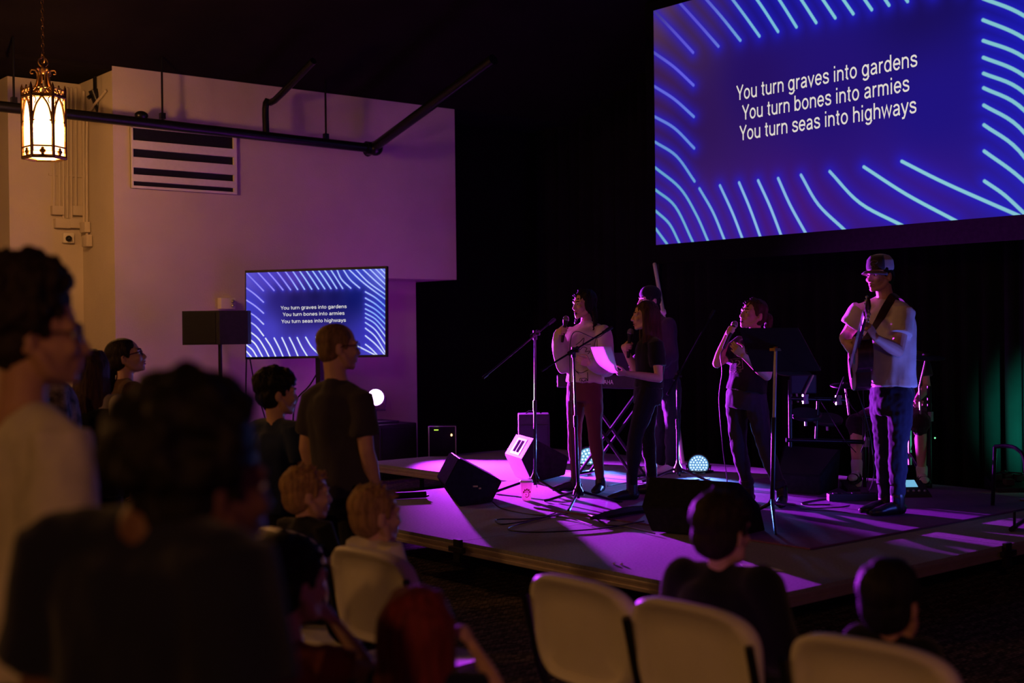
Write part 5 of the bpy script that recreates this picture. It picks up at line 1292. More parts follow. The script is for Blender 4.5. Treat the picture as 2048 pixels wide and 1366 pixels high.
# ================================================================== THE BAND
# --- singer in the cream sweatshirt
D0 = 10.86
J = lambda x, y, d=0.0: at(x, y, D0 + d)
fA = cdir(-125, 0.05); head = J(1167, 609, 0.0)
mouth = head + fA * 0.11 - V((0, 0, 0.075)); mA = nz(V((0, 0, 1)) - fA * 0.22)
tipA = mouth + fA * 0.06 - V((0, 0, 0.055)) - R0 * 0.015
wrA, hA = grip(tipA, mA, -FH * 0.85 + R0 * 0.35, 0.92)
r = rig(k=0.96, hk=0.96, handk=0.92, nw=0.9, aw=0.92, head=head, face=fA, neck=J(1173, 649, 0.03), sh_r=J(1144, 668, 0.12), sh_l=J(1206, 668, -0.10), el_r=J(1129, 731, 0.0), wr_r=wrA, el_l=J(1214, 738, -0.14), wr_l=J(1180, 727, -0.31),
        hip_r=J(1153, 778, 0.06), hip_l=J(1185, 778, -0.05), kn_r=J(1149, 868, 0.04), an_r=J(1151, 962, 0.06), kn_l=J(1190, 870, -0.05), an_l=J(1201, 962, -0.04),
        hand_r=hA, hand_l=dict(d=-R0 * 0.9 + V((0, 0, 0.3)), n=FH * 0.9 + R0 * 0.3, thumb=-1, curl=(25, 40, 30), spread=0.03, tcurl=0.6))
sw = shirt(r, 0.009, 0.022, -0.03, long=True, disp=0.016, dscale=0.10, aw=0.90, wide=1.03)
sL, sR = shoes_me(r, cdir(-160), cdir(-95), STAGE + 0.004, 0.95)
hr = hair_short(r, 0.006, 1.08, 1.14, 0.006, disp=0.005, sides=1.0, nape=1.0, rough=30)
pA = person('young woman singing in a cream sweatshirt with dark line drawing and maroon leggings', ground(1172, 985, STAGE), r, SK,
            [('sweatshirt', sw, T_CREAM), ('leggings', trousers(r, 0.009, 0.004, 0.1, 0.98, 0.004, taper=0.85), P_MAROON), ('shoe', sL, SH_BLACK), ('shoe', sR, SH_BLACK), ('hair', hr, HK),
             ('braid', braid([r.Mh @ V((-0.07, -0.05, -0.03)), r.Mh @ V((-0.105, -0.04, -0.10)), r.Mh @ V((-0.125, -0.02, -0.19)), r.Mh @ V((-0.13, 0.0, -0.27))], 0.022), HK),
             ('braid', braid([r.Mh @ V((0.07, -0.03, -0.03)), r.Mh @ V((0.085, 0.0, -0.09)), r.Mh @ V((0.080, 0.03, -0.16))], 0.019), HK)], 0.0048, 'singers and players on the stage', 0.014, face=HK)
so = [c for c in pA.children if c.name.startswith('sweatshirt')][0]
bv = bvh_of(so); bm = bmn()
for S_ in ([(1152, 690), (1160, 684), (1168, 676), (1166, 688)], [(1160, 700), (1166, 694), (1174, 697), (1170, 704), (1180, 702), (1176, 708)], [(1150, 712), (1148, 730), (1152, 742), (1158, 748)], [(1152, 742), (1162, 746), (1176, 740)],
           [(1192, 676), (1189, 690), (1187, 706)], [(1194, 676), (1195, 700)], [(1160, 757), (1173, 757), (1173, 768), (1160, 768), (1160, 757)], [(1162, 766), (1163, 759), (1167, 764), (1171, 759), (1172, 766)], [(1175, 745), (1176, 768)], [(1165, 686), (1172, 690), (1182, 688)]):
    stroke_on(bm, bv, S_, 0.0028, n=3)
obj('printed_drawing', bm, INK, so)
hand_mic('silver topped microphone held by the singer in the cream sweatshirt', tipA - mA * 0.20, tipA)

# --- singer with the sheet of paper
D0 = 10.34
fB = cdir(-93, -0.10); head = J(1290, 631)
mB = nz(V((0, 0, 1)) - fB * 0.05 + R0 * 0.06)
tipB = J(1261, 664, -0.01)
wrB, hB = grip(tipB, mB, -FH * 0.9 + R0 * 0.2, 0.9, along=0.125)
r = rig(k=0.94, hk=0.96, handk=0.92, nw=0.88, aw=0.92, head=head, face=fB, neck=J(1300, 674, 0), sh_l=J(1312, 692, -0.155), sh_r=J(1297, 690, 0.155), el_l=J(1318, 757, -0.21), wr_l=J(1254, 747, -0.26), el_r=J(1277, 752, 0.10), wr_r=wrB,
        hip_l=J(1297, 786, -0.085), hip_r=J(1295, 786, 0.085), kn_l=J(1270, 875, -0.10), an_l=J(1264, 974, -0.06), kn_r=J(1294, 870, 0.12), an_r=J(1303, 956, 0.28), mid=J(1300, 732, 0),
        hand_r=hB, hand_l=dict(d=-R0 * 1.0 + V((0, 0, 0.06)), n=V((0, 0, 1)) * 0.8 + FH * 0.5, thumb=-1, curl=(35, 40, 20), spread=0.02, tcurl=1.0))
ts = shirt(r, 0.009, 0.012, -0.04, sleeve=0.62, disp=0.008, aw=0.95)
bo = shoes_me(r, cdir(-102), cdir(-80), STAGE + 0.008, 0.98, 0.10, 1.0)
pB = person('young woman with long light brown hair and black tee singing from a paper', ground(1278, 1000, STAGE), r, SK,
            [('tee_shirt', ts, T_BLACK), ('jeans', trousers(r, 0.009, 0.007, 0.12, 0.93, 0.006, taper=0.9), P_BLACKJ), ('boot', bo[0], SH_BLACK), ('boot', bo[1], SH_BLACK),
             ('hair', hair_long(r, 0.30, 44, 0.006, front=0.28, spread=1.02, seed=5), HL)], 0.0048, 'singers and players on the stage', 0.004, face=HL)
hand_mic('dark microphone held by the singer with the sheet of paper', tipB - mB * 0.21, tipB)
c4 = [at(1181, 694, 10.02), at(1222, 693, 10.12), at(1237, 745, 10.06), at(1205, 736, 9.92)]
bm = bmn(); N_ = 10; g = []
for i in range(N_ + 1):
    row = []
    for j in range(N_ + 1):
        u, w = i / N_, j / N_
        p = (c4[0] * (1 - u) + c4[1] * u) * (1 - w) + (c4[3] * (1 - u) + c4[2] * u) * w
        row.append(bm.verts.new(p + (FH * 0.05 - V((0, 0, 0.03))) * math.sin(PI * w) * (1 - u) + V((0, 0, -0.02)) * math.sin(PI * u) * w))
    g.append(row)
for i in range(N_):
    for j in range(N_): bm.faces.new((g[i][j], g[i + 1][j], g[i + 1][j + 1], g[i][j + 1]))
pp = solo('paper_sheet', bm, translucent(mat('white_paper', (0.75, 0.73, 0.72), 0.8, var=0.02), 0.5, (0.85, 0.8, 0.8)), 'curling sheet of white paper held out by the singer with long brown hair', 'paper', c4[2])
md = pp.modifiers.new('t', 'SOLIDIFY'); md.thickness = 0.0012

# --- singer in the printed tee
D0 = 9.96
fC = cdir(-118, 0.10); head = J(1505, 629)
mC = nz(R0 * 0.42 + V((0, 0, 0.85)) + FH * 0.15)
mouth = head + fC * 0.11 - V((0, 0, 0.07))
tipC = mouth + fC * 0.035 - V((0, 0, 0.02)) - R0 * 0.025
wrC, hC = grip(tipC, mC, -FH * 0.75 + V((0, 0, 0.35)) - R0 * 0.1, 0.92, along=0.06)
r = rig(k=0.95, hk=0.97, handk=0.93, nw=0.9, aw=1.0, head=head, face=fC, hup=V((0, 0, 1)) + R0 * 0.12 - fC * 0.12, neck=J(1514, 674, 0.03), sh_r=J(1482, 692, 0.13), sh_l=J(1543, 692, -0.09), el_r=J(1434, 727, 0.06), wr_r=wrC, el_l=J(1534, 752, -0.22), wr_l=J(1487, 711, -0.30),
        hip_r=J(1474, 794, 0.06), hip_l=J(1510, 794, -0.05), kn_r=J(1476, 886, 0.02), an_r=J(1497, 982, 0.10), kn_l=J(1529, 890, -0.07), an_l=J(1564, 986, -0.10), mid=J(1500, 735, 0.0),
        hand_r=hC, hand_l=dict(d=-R0 * 0.75 + V((0, 0, 0.65)), n=FH * 0.85 + R0 * 0.2, thumb=-1, curl=(22, 34, 24), spread=0.07, tcurl=0.6))
ts = shirt(r, 0.009, 0.018, -0.01, sleeve=0.66, disp=0.012, aw=1.05, wide=1.05)
sh_ = shoes_me(r, cdir(-165), cdir(-120), STAGE + 0.006, 0.93, 0.03)
bm = bmn(); tail(bm, [r.Mh @ V((0, -0.10, 0.02)), r.Mh @ V((-0.02, -0.145, 0.0)), r.Mh @ V((-0.03, -0.15, -0.09)), r.Mh @ V((-0.03, -0.13, -0.17))], [0.025, 0.035, 0.03, 0.008])
pC = person('woman singing in a black printed tee and cuffed dark jeans behind the music stand', ground(1525, 1008, STAGE), r, SK,
            [('tee_shirt', ts, T_BLACK), ('jeans', trousers(r, 0.009, 0.008, 0.12, 0.86, 0.007), P_DENIM), ('shoe', sh_[0], SH_BLACK), ('shoe', sh_[1], SH_BLACK),
             ('hair', hair_short(r, 0.006, 1.05, 1.12, 0.004, disp=0.006, rough=30), HL), ('ponytail', remesh(bm, 0.006, 1, 0.006, 0.02), HL)], 0.0048, 'singers and players on the stage', 0.010, face=HL)
for an, kn in ((r.an_l, r.kn_l), (r.an_r, r.kn_r)):
    e = kn.lerp(an, 0.86); bm = bmn(); t_ = nz(an - kn); add_loft(bm, [e - t_ * 0.045, e - t_ * 0.01, e + t_ * 0.005], [(0.056, 0.056), (0.060, 0.060), (0.056, 0.056)], nz(R0), 18, 2)
    link('jean_cuff', remesh(bm, 0.007, 1), P_DENIM, pC)
so = [c for c in pC.children if c.name.startswith('tee_shirt')][0]
bv = bvh_of(so)
def text_on(bm, bvh, body_, u0, v0, u1, v1, hgt, bow=0.0):
    """lettering carried onto the cloth between two picture points, bowed up in the middle"""
    me = text_mesh(body_); x0 = min(v.co.x for v in me.vertices); x1 = max(v.co.x for v in me.vertices)
    vs = []
    for v in me.vertices:
        f = (v.co.x - x0) / (x1 - x0); px = u0 + (u1 - u0) * f; py = v0 + (v1 - v0) * f - bow * 4 * f * (1 - f) - v.co.y / 0.72 * hgt
        h = bvh.ray_cast(O_, ray(px, py).normalized())
        vs.append(None if h[0] is None else bm.verts.new(h[0] - ray(px, py).normalized() * 0.003))
    for p in me.polygons:
        q = [vs[i] for i in p.vertices]
        if all(q):
            try: bm.faces.new(q)
            except ValueError: pass
bm = bmn()
text_on(bm, bv, 'CLASS OF', 1470, 706, 1512, 716, 7, 6); text_on(bm, bv, 'MMXXII', 1452, 744, 1482, 744, 6, -3); text_on(bm, bv, '22', 1456, 733, 1482, 735, 15)
obj('printed_lettering', bm, INKW, so, smooth=False)
bm = bmn()
for S_ in ([(1452, 719), (1484, 717)], [(1484, 717), (1486, 738)], [(1453, 738), (1486, 738)], [(1452, 719), (1453, 738)]): stroke_on(bm, bv, S_, 0.002)
obj('printed_frame', bm, INKW, so)
hand_mic('black microphone held close to the mouth of the singer in the printed tee', tipC - mC * 0.21, tipC)
bm = bmn(); q = tipC - mC * 0.21; add_tube(bm, [q, q - mC * 0.06, at(1444, 745, D0 - 0.1), at(1438, 800, D0 + 0.05), at(1446, 900, D0 + 0.15), ground(1452, 985, STAGE) + V((0, 0, 0.012)), ground(1400, 990, STAGE) + V((0, 0, 0.012))], 0.004, 6, 5)
solo('microphone_cable', bm, M['cable'], 'black cable hanging from the microphone of the singer in the printed tee', 'cable', q)

# --- guitarist
D0 = 9.32
fD = cdir(-122, -0.22); head = J(1759, 551)
bd = cdir(-88)                                                   # the way his chest faces
lft = V((0, 0, 1)).cross(bd)                                      # his left
nk0 = J(1722, 722, -0.12); nk1 = J(1743, 640, -0.62)              # guitar: body centre, headstock
gax = nz(nk1 - nk0)
wl = nk0.lerp(nk1, 0.66)
r = rig(k=1.06, hk=1.0, handk=1.02, nw=1.05, aw=1.08, head=head, face=fD, neck=J(1772, 602, 0.03), sh_r=J(1724, 623, 0.14), sh_l=J(1806, 627, -0.10), el_r=J(1692, 672, 0.20), wr_r=J(1689, 684, -0.05), el_l=J(1796, 702, -0.20), wr_l=J(1752, 676, -0.44),
        hip_r=J(1766, 792, 0.08), hip_l=J(1802, 792, -0.05), kn_r=J(1768, 890, 0.07), an_r=J(1771, 999, 0.09), kn_l=J(1796, 892, -0.06), an_l=J(1795, 1004, -0.05), mid=J(1784, 700, 0.02),
        hand_r=dict(d=nz(-FH * 0.55 + R0 * 0.35 - V((0, 0, 0.55))), n=nz(R0 * 0.8 + FH * 0.2), thumb=1, curl=(50, 70, 45), spread=0.0, tcurl=0.9),
        hand_l=dict(d=nz(-R0 * 0.5 + V((0, 0, 0.75)) - FH * 0.1), n=nz(-R0 * 0.5 + FH * 0.6 - V((0, 0, 0.3))), thumb=-1, curl=(48, 58, 42), spread=0.05, tcurl=0.6))
ts = shirt(r, 0.010, 0.024, 0.0, sleeve=0.60, disp=0.016, dscale=0.13, aw=1.12, wide=1.06)
bo = shoes_me(r, cdir(-108), cdir(-112), STAGE + 0.010, 1.08, 0.04)
m_ = r.Mh
bm = bmn(); add_lathe(bm, [(0.0905, 0.030), (0.0935, 0.060), (0.088, 0.105), (0.064, 0.138), (0.03, 0.150), (0.004, 0.153)], m_ @ Matrix.Translation(V((0, -0.012, 0.006))) @ Matrix.Diagonal(V((0.93, 1.14, 1.0, 1))), 28)
cap_me = remesh(bm, 0.006, 2)
jn = trousers(r, 0.010, 0.006, 0.10, 0.97, 0.010, 0.06, hipw=0.93)
pD = person('man in white tee, trucker cap and dark jeans playing an acoustic guitar', ground(1783, 1030, STAGE), r, SK,
            [('tee_shirt', ts, T_WHITE), ('jeans', jn, P_INDIGO), ('boot', bo[0], SH_BLACK), ('boot', bo[1], SH_BLACK), ('hair', hair_short(r, 0.006, 0.98, 1.04, -0.01, disp=0.004), HK)], 0.0048, 'singers and players on the stage', 0.003, face=HK)
CAPW = cloth('pale_cap_mesh', (0.5, 0.46, 0.48)); CAPD = cloth('dark_cap_front', (0.05, 0.04, 0.05)); CAPB = cloth('grey_cap_brim', (0.18, 0.15, 0.18))
cp = link('cap', cap_me, CAPW, pD)
bm = bmn(); R2 = []
for i in range(11):                                               # dark front panel of the cap
    a = math.radians(90 + (i - 5) * 13)
    R2.append([V((math.cos(a) * rr * 0.93, -0.012 + math.sin(a) * rr * 1.14, zz)) for rr, zz in ((0.094, 0.040), (0.097, 0.066), (0.0915, 0.111), (0.0675, 0.144))])
vv = [[bm.verts.new(m_ @ p) for p in row] for row in R2]
for i in range(10):
    for j in range(3): bm.faces.new((vv[i][j], vv[i + 1][j], vv[i + 1][j + 1], vv[i][j + 1]))
fp = obj('front_panel', bm, CAPD, cp); md = fp.modifiers.new('t', 'SOLIDIFY'); md.thickness = 0.004; md.offset = 0
bm = bmn(); a_ = []
for rr, zz in ((1.0, 0.036), (1.25, 0.034), (1.5, 0.026), (1.72, 0.014)):
    a_.append([bm.verts.new(m_ @ V((math.cos(math.radians(90 + t)) * 0.088 * (1 + (rr - 1) * 0.25), -0.012 + math.sin(math.radians(90 + t)) * 0.104 * rr * (1 - abs(t) / 400), zz - 0.00000 - (abs(t) / 75) ** 2 * 0.016))) for t in range(-75, 76, 15)])
for i in range(3):
    for j in range(10): bm.faces.new((a_[i][j], a_[i][j + 1], a_[i + 1][j + 1], a_[i + 1][j]))
br_ = obj('brim', bm, CAPB, cp); md = br_.modifiers.new('t', 'SOLIDIFY'); md.thickness = 0.004
fp_b = BVHTree.FromPolygons([m_ @ p for row in R2 for p in row], [(i * 4 + j, (i + 1) * 4 + j, (i + 1) * 4 + j + 1, i * 4 + j + 1) for i in range(10) for j in range(3)])
bm = bmn()
for S_ in ([(1741, 526), (1747, 521), (1755, 523), (1752, 527), (1744, 528)], [(1742, 531), (1744, 534), (1747, 530), (1750, 534)], [(1740, 537), (1745, 536), (1750, 537), (1755, 536)]): stroke_on(bm, fp_b, S_, 0.0014, 0.004)
obj('embroidered_emblem', bm, INKW, cp)
# guitar
gz = nz(bd - gax * bd.dot(gax)); gy = gz.cross(gax)               # gax = along the neck, gz = out of the soundboard, gy = across
gc = nk0
t = thing('acoustic_guitar', 'dark acoustic guitar held by the man in the trucker cap', 'guitar', gc)
GW = mat('dark_guitar_wood', (0.035, 0.012, 0.010), 0.25, var=0.3, vscale=8, spec=0.5, stretch=(1, 6, 1)); GT = mat('guitar_top_wood', (0.30, 0.12, 0.06), 0.3, var=0.2, vscale=10, stretch=(1, 8, 1))
out = []
for i in range(40):
    a = 2 * PI * i / 40
    c_ = math.cos(a); w = 0.188 + 0.0
    x = c_ * 0.245
    hw = 0.195 if c_ < 0 else 0.145
    s_ = math.sin(a); y = hw * math.copysign(abs(s_) ** 0.85, s_) * (1 - 0.22 * math.exp(-((c_ - 0.18) / 0.22) ** 2))
    out.append((x, y))
mg = basis(gax, gy, gz, gc)
bm = bmn(); add_prism(bm, out, 0.105, mg, -0.052); obj('body', bm, GW, t, angle=50)
bm = bmn(); add_prism(bm, [(x * 0.985, y * 0.985) for x, y in out], 0.004, mg, 0.053); top = obj('soundboard', bm, GT, t, smooth=False)
bm = bmn(); add_lathe(bm, [(0.05, 0.0575), (0.05, 0.0585)], mg @ Matrix.Translation(V((0.06, 0, 0))), 24); obj('sound_hole', bm, M['black'], t, smooth=False)
bm = bmn(); add_box(bm, (-0.10, 0, 0.062), (0.03, 0.15, 0.01), mg, 0.003); obj('bridge', bm, M['black'], t)
bm = bmn(); add_box(bm, (0.41, 0, 0.052), (0.50, 0.052, 0.022), mg, 0.006); obj('neck', bm, GW, t)
bm = bmn(); add_box(bm, (0.735, 0, 0.044), (0.17, 0.075, 0.018), mg @ Matrix.Rotation(math.radians(0), 4, 'Y'), 0.006); hs_ = obj('headstock', bm, GW, t)
for i in range(3):
    for s_ in (-1, 1):
        bm = bmn(); add_tube(bm, [mg @ V((0.685 + i * 0.045, s_ * 0.03, 0.046)), mg @ V((0.685 + i * 0.045, s_ * 0.06, 0.046))], 0.006, 8); add_ell(bm, (0.685 + i * 0.045, s_ * 0.066, 0.046), (0.008, 0.011, 0.010), mg, 10, 8); obj('tuning_peg', bm, M['steel'], hs_)
for i in range(6):
    bm = bmn(); y_ = (i - 2.5) * 0.008; add_tube(bm, [mg @ V((-0.10, y_ * 1.2, 0.068)), mg @ V((0.68, y_, 0.067))], 0.0007, 4); obj('string', bm, M['steel'], t)
# strap from the guitar tail over his left shoulder to the neck joint
bv = bvh_of([c for c in pD.children if c.name.startswith('tee_shirt')][0])
sp = []
for x, y in ((1758, 640), (1768, 622), (1778, 605), (1788, 592)):
    h = bv.ray_cast(O_, ray(x, y).normalized())
    sp.append(h[0] - ray(x, y).normalized() * 0.030 if h[0] is not None else at(x, y, D0 - 0.1))
sp = [mg @ V((0.27, 0.02, 0.0))] + sp + [J(1802, 598, 0.08), J(1815, 640, 0.22), J(1790, 730, 0.26), mg @ V((-0.25, 0, 0))]
bm = bmn(); sp = spline(sp, 5); sd_ = []
for i_, p_ in enumerate(sp):
    t_ = (sp[min(i_ + 1, len(sp) - 1)] - sp[max(i_ - 1, 0)]).normalized(); c_ = r.pel.lerp(r.neck, max(0, min(0.92, (p_.z - r.pel.z) / (r.neck.z - r.pel.z))))
    sd_.append(t_.cross((p_ - c_).normalized()).normalized())
rings(bm, sp, [(0.030, 0.003)] * len(sp), sd_, 8)
obj('strap', bm, cloth('dark_brown_strap', (0.03, 0.012, 0.012)), t)
bm = bmn(); q = mg @ V((-0.245, 0.05, 0)); add_tube(bm, [q, q - gax * 0.05 - V((0, 0, 0.06)), at(1716, 786, 9.15), at(1733, 840, 9.15), at(1745, 900, 9.15), at(1747, 955, 9.2), ground(1730, 995, STAGE) + V((0, 0, .012)), ground(1690, 1016, STAGE) + V((0, 0, .012)), ground(1600, 1021, STAGE) + V((0, 0, .012)), ground(1680, 1027, STAGE) + V((0, 0, .012)), ground(1700, 1030, STAGE) + V((0, 0, .012))], 0.004, 6, 6)
solo('guitar_cable', bm, M['cable'], 'black cable hanging from the guitar and looping on the floor by his boots', 'cable', q)

# --- keyboard player
D0 = 12.2
r = rig(k=1.0, hk=1.0, handk=1.0, nw=1.0, aw=1.0, head=J(1298, 600), face=cdir(-110, -0.15), neck=J(1315, 637, 0.02), sh_l=J(1337, 652, -0.10), sh_r=J(1301, 650, 0.12), el_l=J(1341, 708, -0.12), wr_l=J(1300, 741, -0.20), el_r=J(1300, 704, 0.12), wr_r=J(1262, 738, 0.0),
        hip_l=J(1340, 770, -0.06), hip_r=J(1321, 770, 0.07), kn_l=J(1346, 850, -0.03), an_l=J(1342, 930, 0.02), kn_r=J(1322, 852, 0.10), an_r=J(1320, 926, 0.16), mid=J(1328, 705, 0.0),
        hand_l=dict(d=-R0, n=-V((0, 0, 1)), thumb=-1, **RELAX), hand_r=dict(d=-R0, n=-V((0, 0, 1)), thumb=1, **RELAX))
sh_ = shoes_me(r, cdir(-130), cdir(-110), STAGE + 0.004, 1.0)
bm = bmn(); m_ = r.Mh; add_ell(bm, (0, -0.016, 0.050), (0.090, 0.108, 0.092), m_, 24, 16); add_lathe(bm, [(0.088, 0.03), (0.094, 0.04), (0.094, 0.062), (0.088, 0.07)], m_ @ Matrix.Translation(V((0, -0.014, 0.0))) @ Matrix.Diagonal(V((0.96, 1.14, 1, 1))), 28)
pE = person('man in a dark cap playing the keyboard behind the woman with the paper', ground(1335, 945, STAGE), r, SK,
            [('shirt', shirt(r, 0.010, 0.018, -0.04, long=True, disp=0.012), cloth('dark_plum_shirt', (0.045, 0.025, 0.045))), ('track_trousers', trousers(r, 0.010, 0.016, 0.1, 0.95, 0.008), P_GREY), ('shoe', sh_[0], SH_WHITE), ('shoe', sh_[1], SH_WHITE), ('cap', remesh(bm, 0.006, 2), T_BLACK), ('hair', hair_short(r, 0.007, 0.97, 1.0, -0.02), HK)], 0.006, 'singers and players on the stage', face=HK)

# --- drummer
D0 = 11.3
r = rig(k=1.0, hk=1.0, handk=1.0, nw=1.0, aw=1.0, head=J(1790, 655, 0.0), face=cdir(-160), neck=J(1806, 702, 0.05), sh_r=J(1772, 718, 0.05), sh_l=J(1842, 720, 0.02), el_r=J(1757, 776, -0.05), wr_r=J(1764, 800, -0.28), el_l=J(1853, 775, -0.05), wr_l=J(1832, 802, -0.28),
        hip_r=J(1800, 815, 0.05), hip_l=J(1838, 815, 0.02), kn_r=J(1712, 848, -0.28), an_r=J(1714, 958, -0.34), kn_l=J(1840, 845, -0.42), an_l=J(1844, 950, -0.30), mid=J(1815, 760, 0.06),
        hand_r=dict(d=-FH, n=-V((0, 0, 1)), thumb=1, curl=(55, 70, 50)), hand_l=dict(d=-FH, n=-V((0, 0, 1)), thumb=-1, curl=(55, 70, 50)))
def sock(an, kn, z0, z1):
    bm = bmn(); limb(bm, [an - V((0, 0, 0.04)), an.lerp(kn, z1)], [0.041, 0.050], 2); return remesh(bm, 0.006, 1)
def sandal(an, d, sole):
    bm = bmn(); d = nz(V((d.x, d.y, 0))); s = d.cross(V((0, 0, 1))); b = V((an.x, an.y, sole)) - d * 0.06
    add_loft(bm, [b + V((0, 0, 0.014)), b + d * 0.06 + V((0, 0, 0.016)), b + d * 0.18 + V((0, 0, 0.016)), b + d * 0.27 + V((0, 0, 0.014))], [(0.030, 0.012), (0.040, 0.014), (0.050, 0.014), (0.028, 0.011)], s, 16, 3)
    for q in (0.10, 0.18): add_tube(bm, [b + d * q + s * 0.047 + V((0, 0, 0.02)), b + d * q + s * 0.03 + V((0, 0, 0.072)), b + d * q - s * 0.03 + V((0, 0, 0.072)), b + d * q - s * 0.047 + V((0, 0, 0.02))], 0.013, 8, 3)
    return remesh(bm, 0.006, 1)
def sockfoot(an, d, sole):
    bm = bmn(); foot_shape(bm, an, d, 0.92, sole + 0.02, 0.05); return remesh(bm, 0.006, 2)
pF = person('seated drummer in dark shorts, white socks and sandals behind the guitarist', ground(1815, 985, STAGE), r, SK,
            [('shirt', shirt(r, 0.010, 0.018, -0.04, sleeve=0.6, disp=0.012), cloth('dark_plaid_shirt', (0.03, 0.028, 0.03))), ('shorts', trousers(r, 0.010, 0.022, 0.1, 0.12, 0.010, knee=1.15), cloth('dark_shorts', (0.03, 0.016, 0.02))),
             ('sock', sock(r.an_r, r.kn_r, 0, 0.30), SOCK), ('sock', sockfoot(r.an_r, cdir(-150), STAGE + 0.05), SOCK), ('sock', sock(r.an_l, r.kn_l, 0, 0.12), SOCK), ('sock', sockfoot(r.an_l, cdir(-170), STAGE + 0.02), SOCK),
             ('sandal', sandal(r.an_r, cdir(-150), STAGE + 0.045), SH_BLACK), ('sandal', sandal(r.an_l, cdir(-170), STAGE + 0.012), SH_BLACK), ('hair', hair_short(r), HB)], 0.006, 'singers and players on the stage', face=HB)
q = V((r.pel.x, r.pel.y, STAGE)); t = thing('drum_throne', 'round black drum stool under the drummer behind the guitarist', 'stool', q)
bm = bmn(); add_lathe(bm, [(0.10, 0), (0.165, 0.01), (0.17, 0.05), (0.15, 0.075), (0.02, 0.08)], Matrix.Translation(V((q.x, q.y, r.pel.z - 0.19))), 24); obj('seat', bm, M['black'], t)
bm = bmn(); add_tube(bm, [q + V((0, 0, 0.15)), V((q.x, q.y, r.pel.z - 0.18))], 0.018, 8); obj('post', bm, M['steel'], t)
for k in range(3):
    bm = bmn(); add_tube(bm, [q + V((0, 0, 0.26)), q + cdir(40 + 120 * k) * 0.26 + V((0, 0, 0.015))], 0.012, 8); obj('leg', bm, M['black_metal'], t)

# ================================================================== THE AUDIENCE
def crowd(label, hx, hy, d, hk, yaw, hyaw, skin, parts, seated=False, lean=(0, 0), hup=None, hz=0.0, voxel=0.008, arms=None, bx=None, face=None, hands=True, kk=None, wide=1.0, drop=0.015):
    """one onlooker: eyes at picture column hx, row hy, depth d; parts builds clothing and hair"""
    e = at(hx, hy, d); f = cdir(yaw); rt = cdir(yaw + 90); Z = V((0, 0, 1))
    k = kk or ((e.z - 0.50) / 0.74 if seated else e.z / 1.60)
    off = V((lean[0], lean[1], 0)); c = V((e.x, e.y, 0)) - (rt * lean[0] + f * lean[1])
    def L(x, y, z): return c + rt * x * k + f * y * k + Z * (z * k)
    if not seated:
        t_ = dict(neck=L(0, -0.02, 1.425), sh=(0.172 * wide, -0.02, 1.385 - drop), el=(0.225 * wide, -0.03, 1.10), wr=(0.215 * wide, 0.07, 0.87), hip=(0.088, 0, 0.89), kn=(0.10, 0.02, 0.48), an=(0.10, -0.03, 0.09), mid=L(0, 0.01, 1.15))
        z0 = 0
    else:
        z0 = 0.50 / k
        t_ = dict(neck=L(0, -0.02, 0.565 + z0), sh=(0.168 * wide, -0.02, 0.52 + z0), el=(0.21 * wide, 0.03, 0.26 + z0), wr=(0.10, 0.24, 0.15 + z0), hip=(0.085, 0, 0.03 + z0), kn=(0.10, 0.42, 0.04 + z0), an=(0.10, 0.44, max(-0.37, -0.40 / k) + z0), mid=L(0, -0.01, 0.30 + z0))
    kw = {}
    for n in ('sh', 'el', 'wr', 'hip', 'kn', 'an'):
        x, y, z = t_[n]; kw[n + '_r'] = L(x, y, z); kw[n + '_l'] = L(-x, y, z)
    hd = nz(kw['wr_r'] - kw['el_r'])
    kw['hand_r'] = dict(d=hd, n=-rt if not seated else -Z, thumb=1, **RELAX); kw['hand_l'] = dict(d=nz(kw['wr_l'] - kw['el_l']), n=rt if not seated else -Z, thumb=-1, **RELAX)
    if lean != (0, 0) or bx: pass
    if arms: kw.update(arms(L, d))
    r = rig(k=k, hk=hk, handk=1.0, nw=1.0, aw=1.0, head=e, face=cdir(hyaw, hz), hup=hup or Z, neck=t_['neck'] + (V((e.x, e.y, 0)) - c) * 0.35, mid=t_['mid'], **kw)
    base = V((c.x, c.y, 0))
    ps = parts(r)
    sh_ = shoes_me(r, f, f, 0.003 if not seated else max(0.003, r.an_l.z - 0.095 * k), k, voxel=0.01)
    ps += [('shoe', sh_[0], SH_BLACK), ('shoe', sh_[1], SH_BLACK)]
    return person(label, base, r, skin, ps, voxel, 'people watching from the floor', hands=hands, face=face), r
def outfit(top, tm, bottom=P_BLACKJ, sleeve=0.6, long=False, o=0.016, hair=None, hm=HB, disp=0.012, **kw):
    def f(r):
        v = 0.011
        return [('shirt' if long else 'tee_shirt', shirt(r, v, o, -0.12, sleeve, long, disp, 0.12, **kw), tm), ('trousers', trousers(r, 0.012, 0.012, 0.08, 0.95), bottom)] + ([('hair', hair(r), hm)] if hair else [])
    return f
# tall youth at the left edge
pG, rG = crowd('tall curly haired youth in glasses and white tee at the left edge', 76, 672, 2.95, 0.98, 42, 68, SK2,
               outfit('t', T_WHITE, sleeve=0.75, o=0.03, disp=0.02, hair=lambda r: hair_short(r, 0.008, 1.12, 1.12, 0.035, curls=260, disp=0.012, dscale=0.02, seed=4), hm=HB), voxel=0.007, lean=(0.02, 0.03), face=HB)
glasses(pG, rG.Mh, rG.hk, M['black_metal'])
# big dark head
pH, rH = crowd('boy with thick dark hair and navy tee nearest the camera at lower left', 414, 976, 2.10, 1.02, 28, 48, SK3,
               outfit('t', T_NAVY, sleeve=0.7, o=0.03, hair=lambda r: hair_short(r, 0.008, 1.17, 1.16, 0.03, nape=1.9, curls=200, disp=0.010, dscale=0.03, seed=9), hm=HK), voxel=0.008, lean=(0.06, 0.07), wide=1.05, face=HK, kk=0.95)
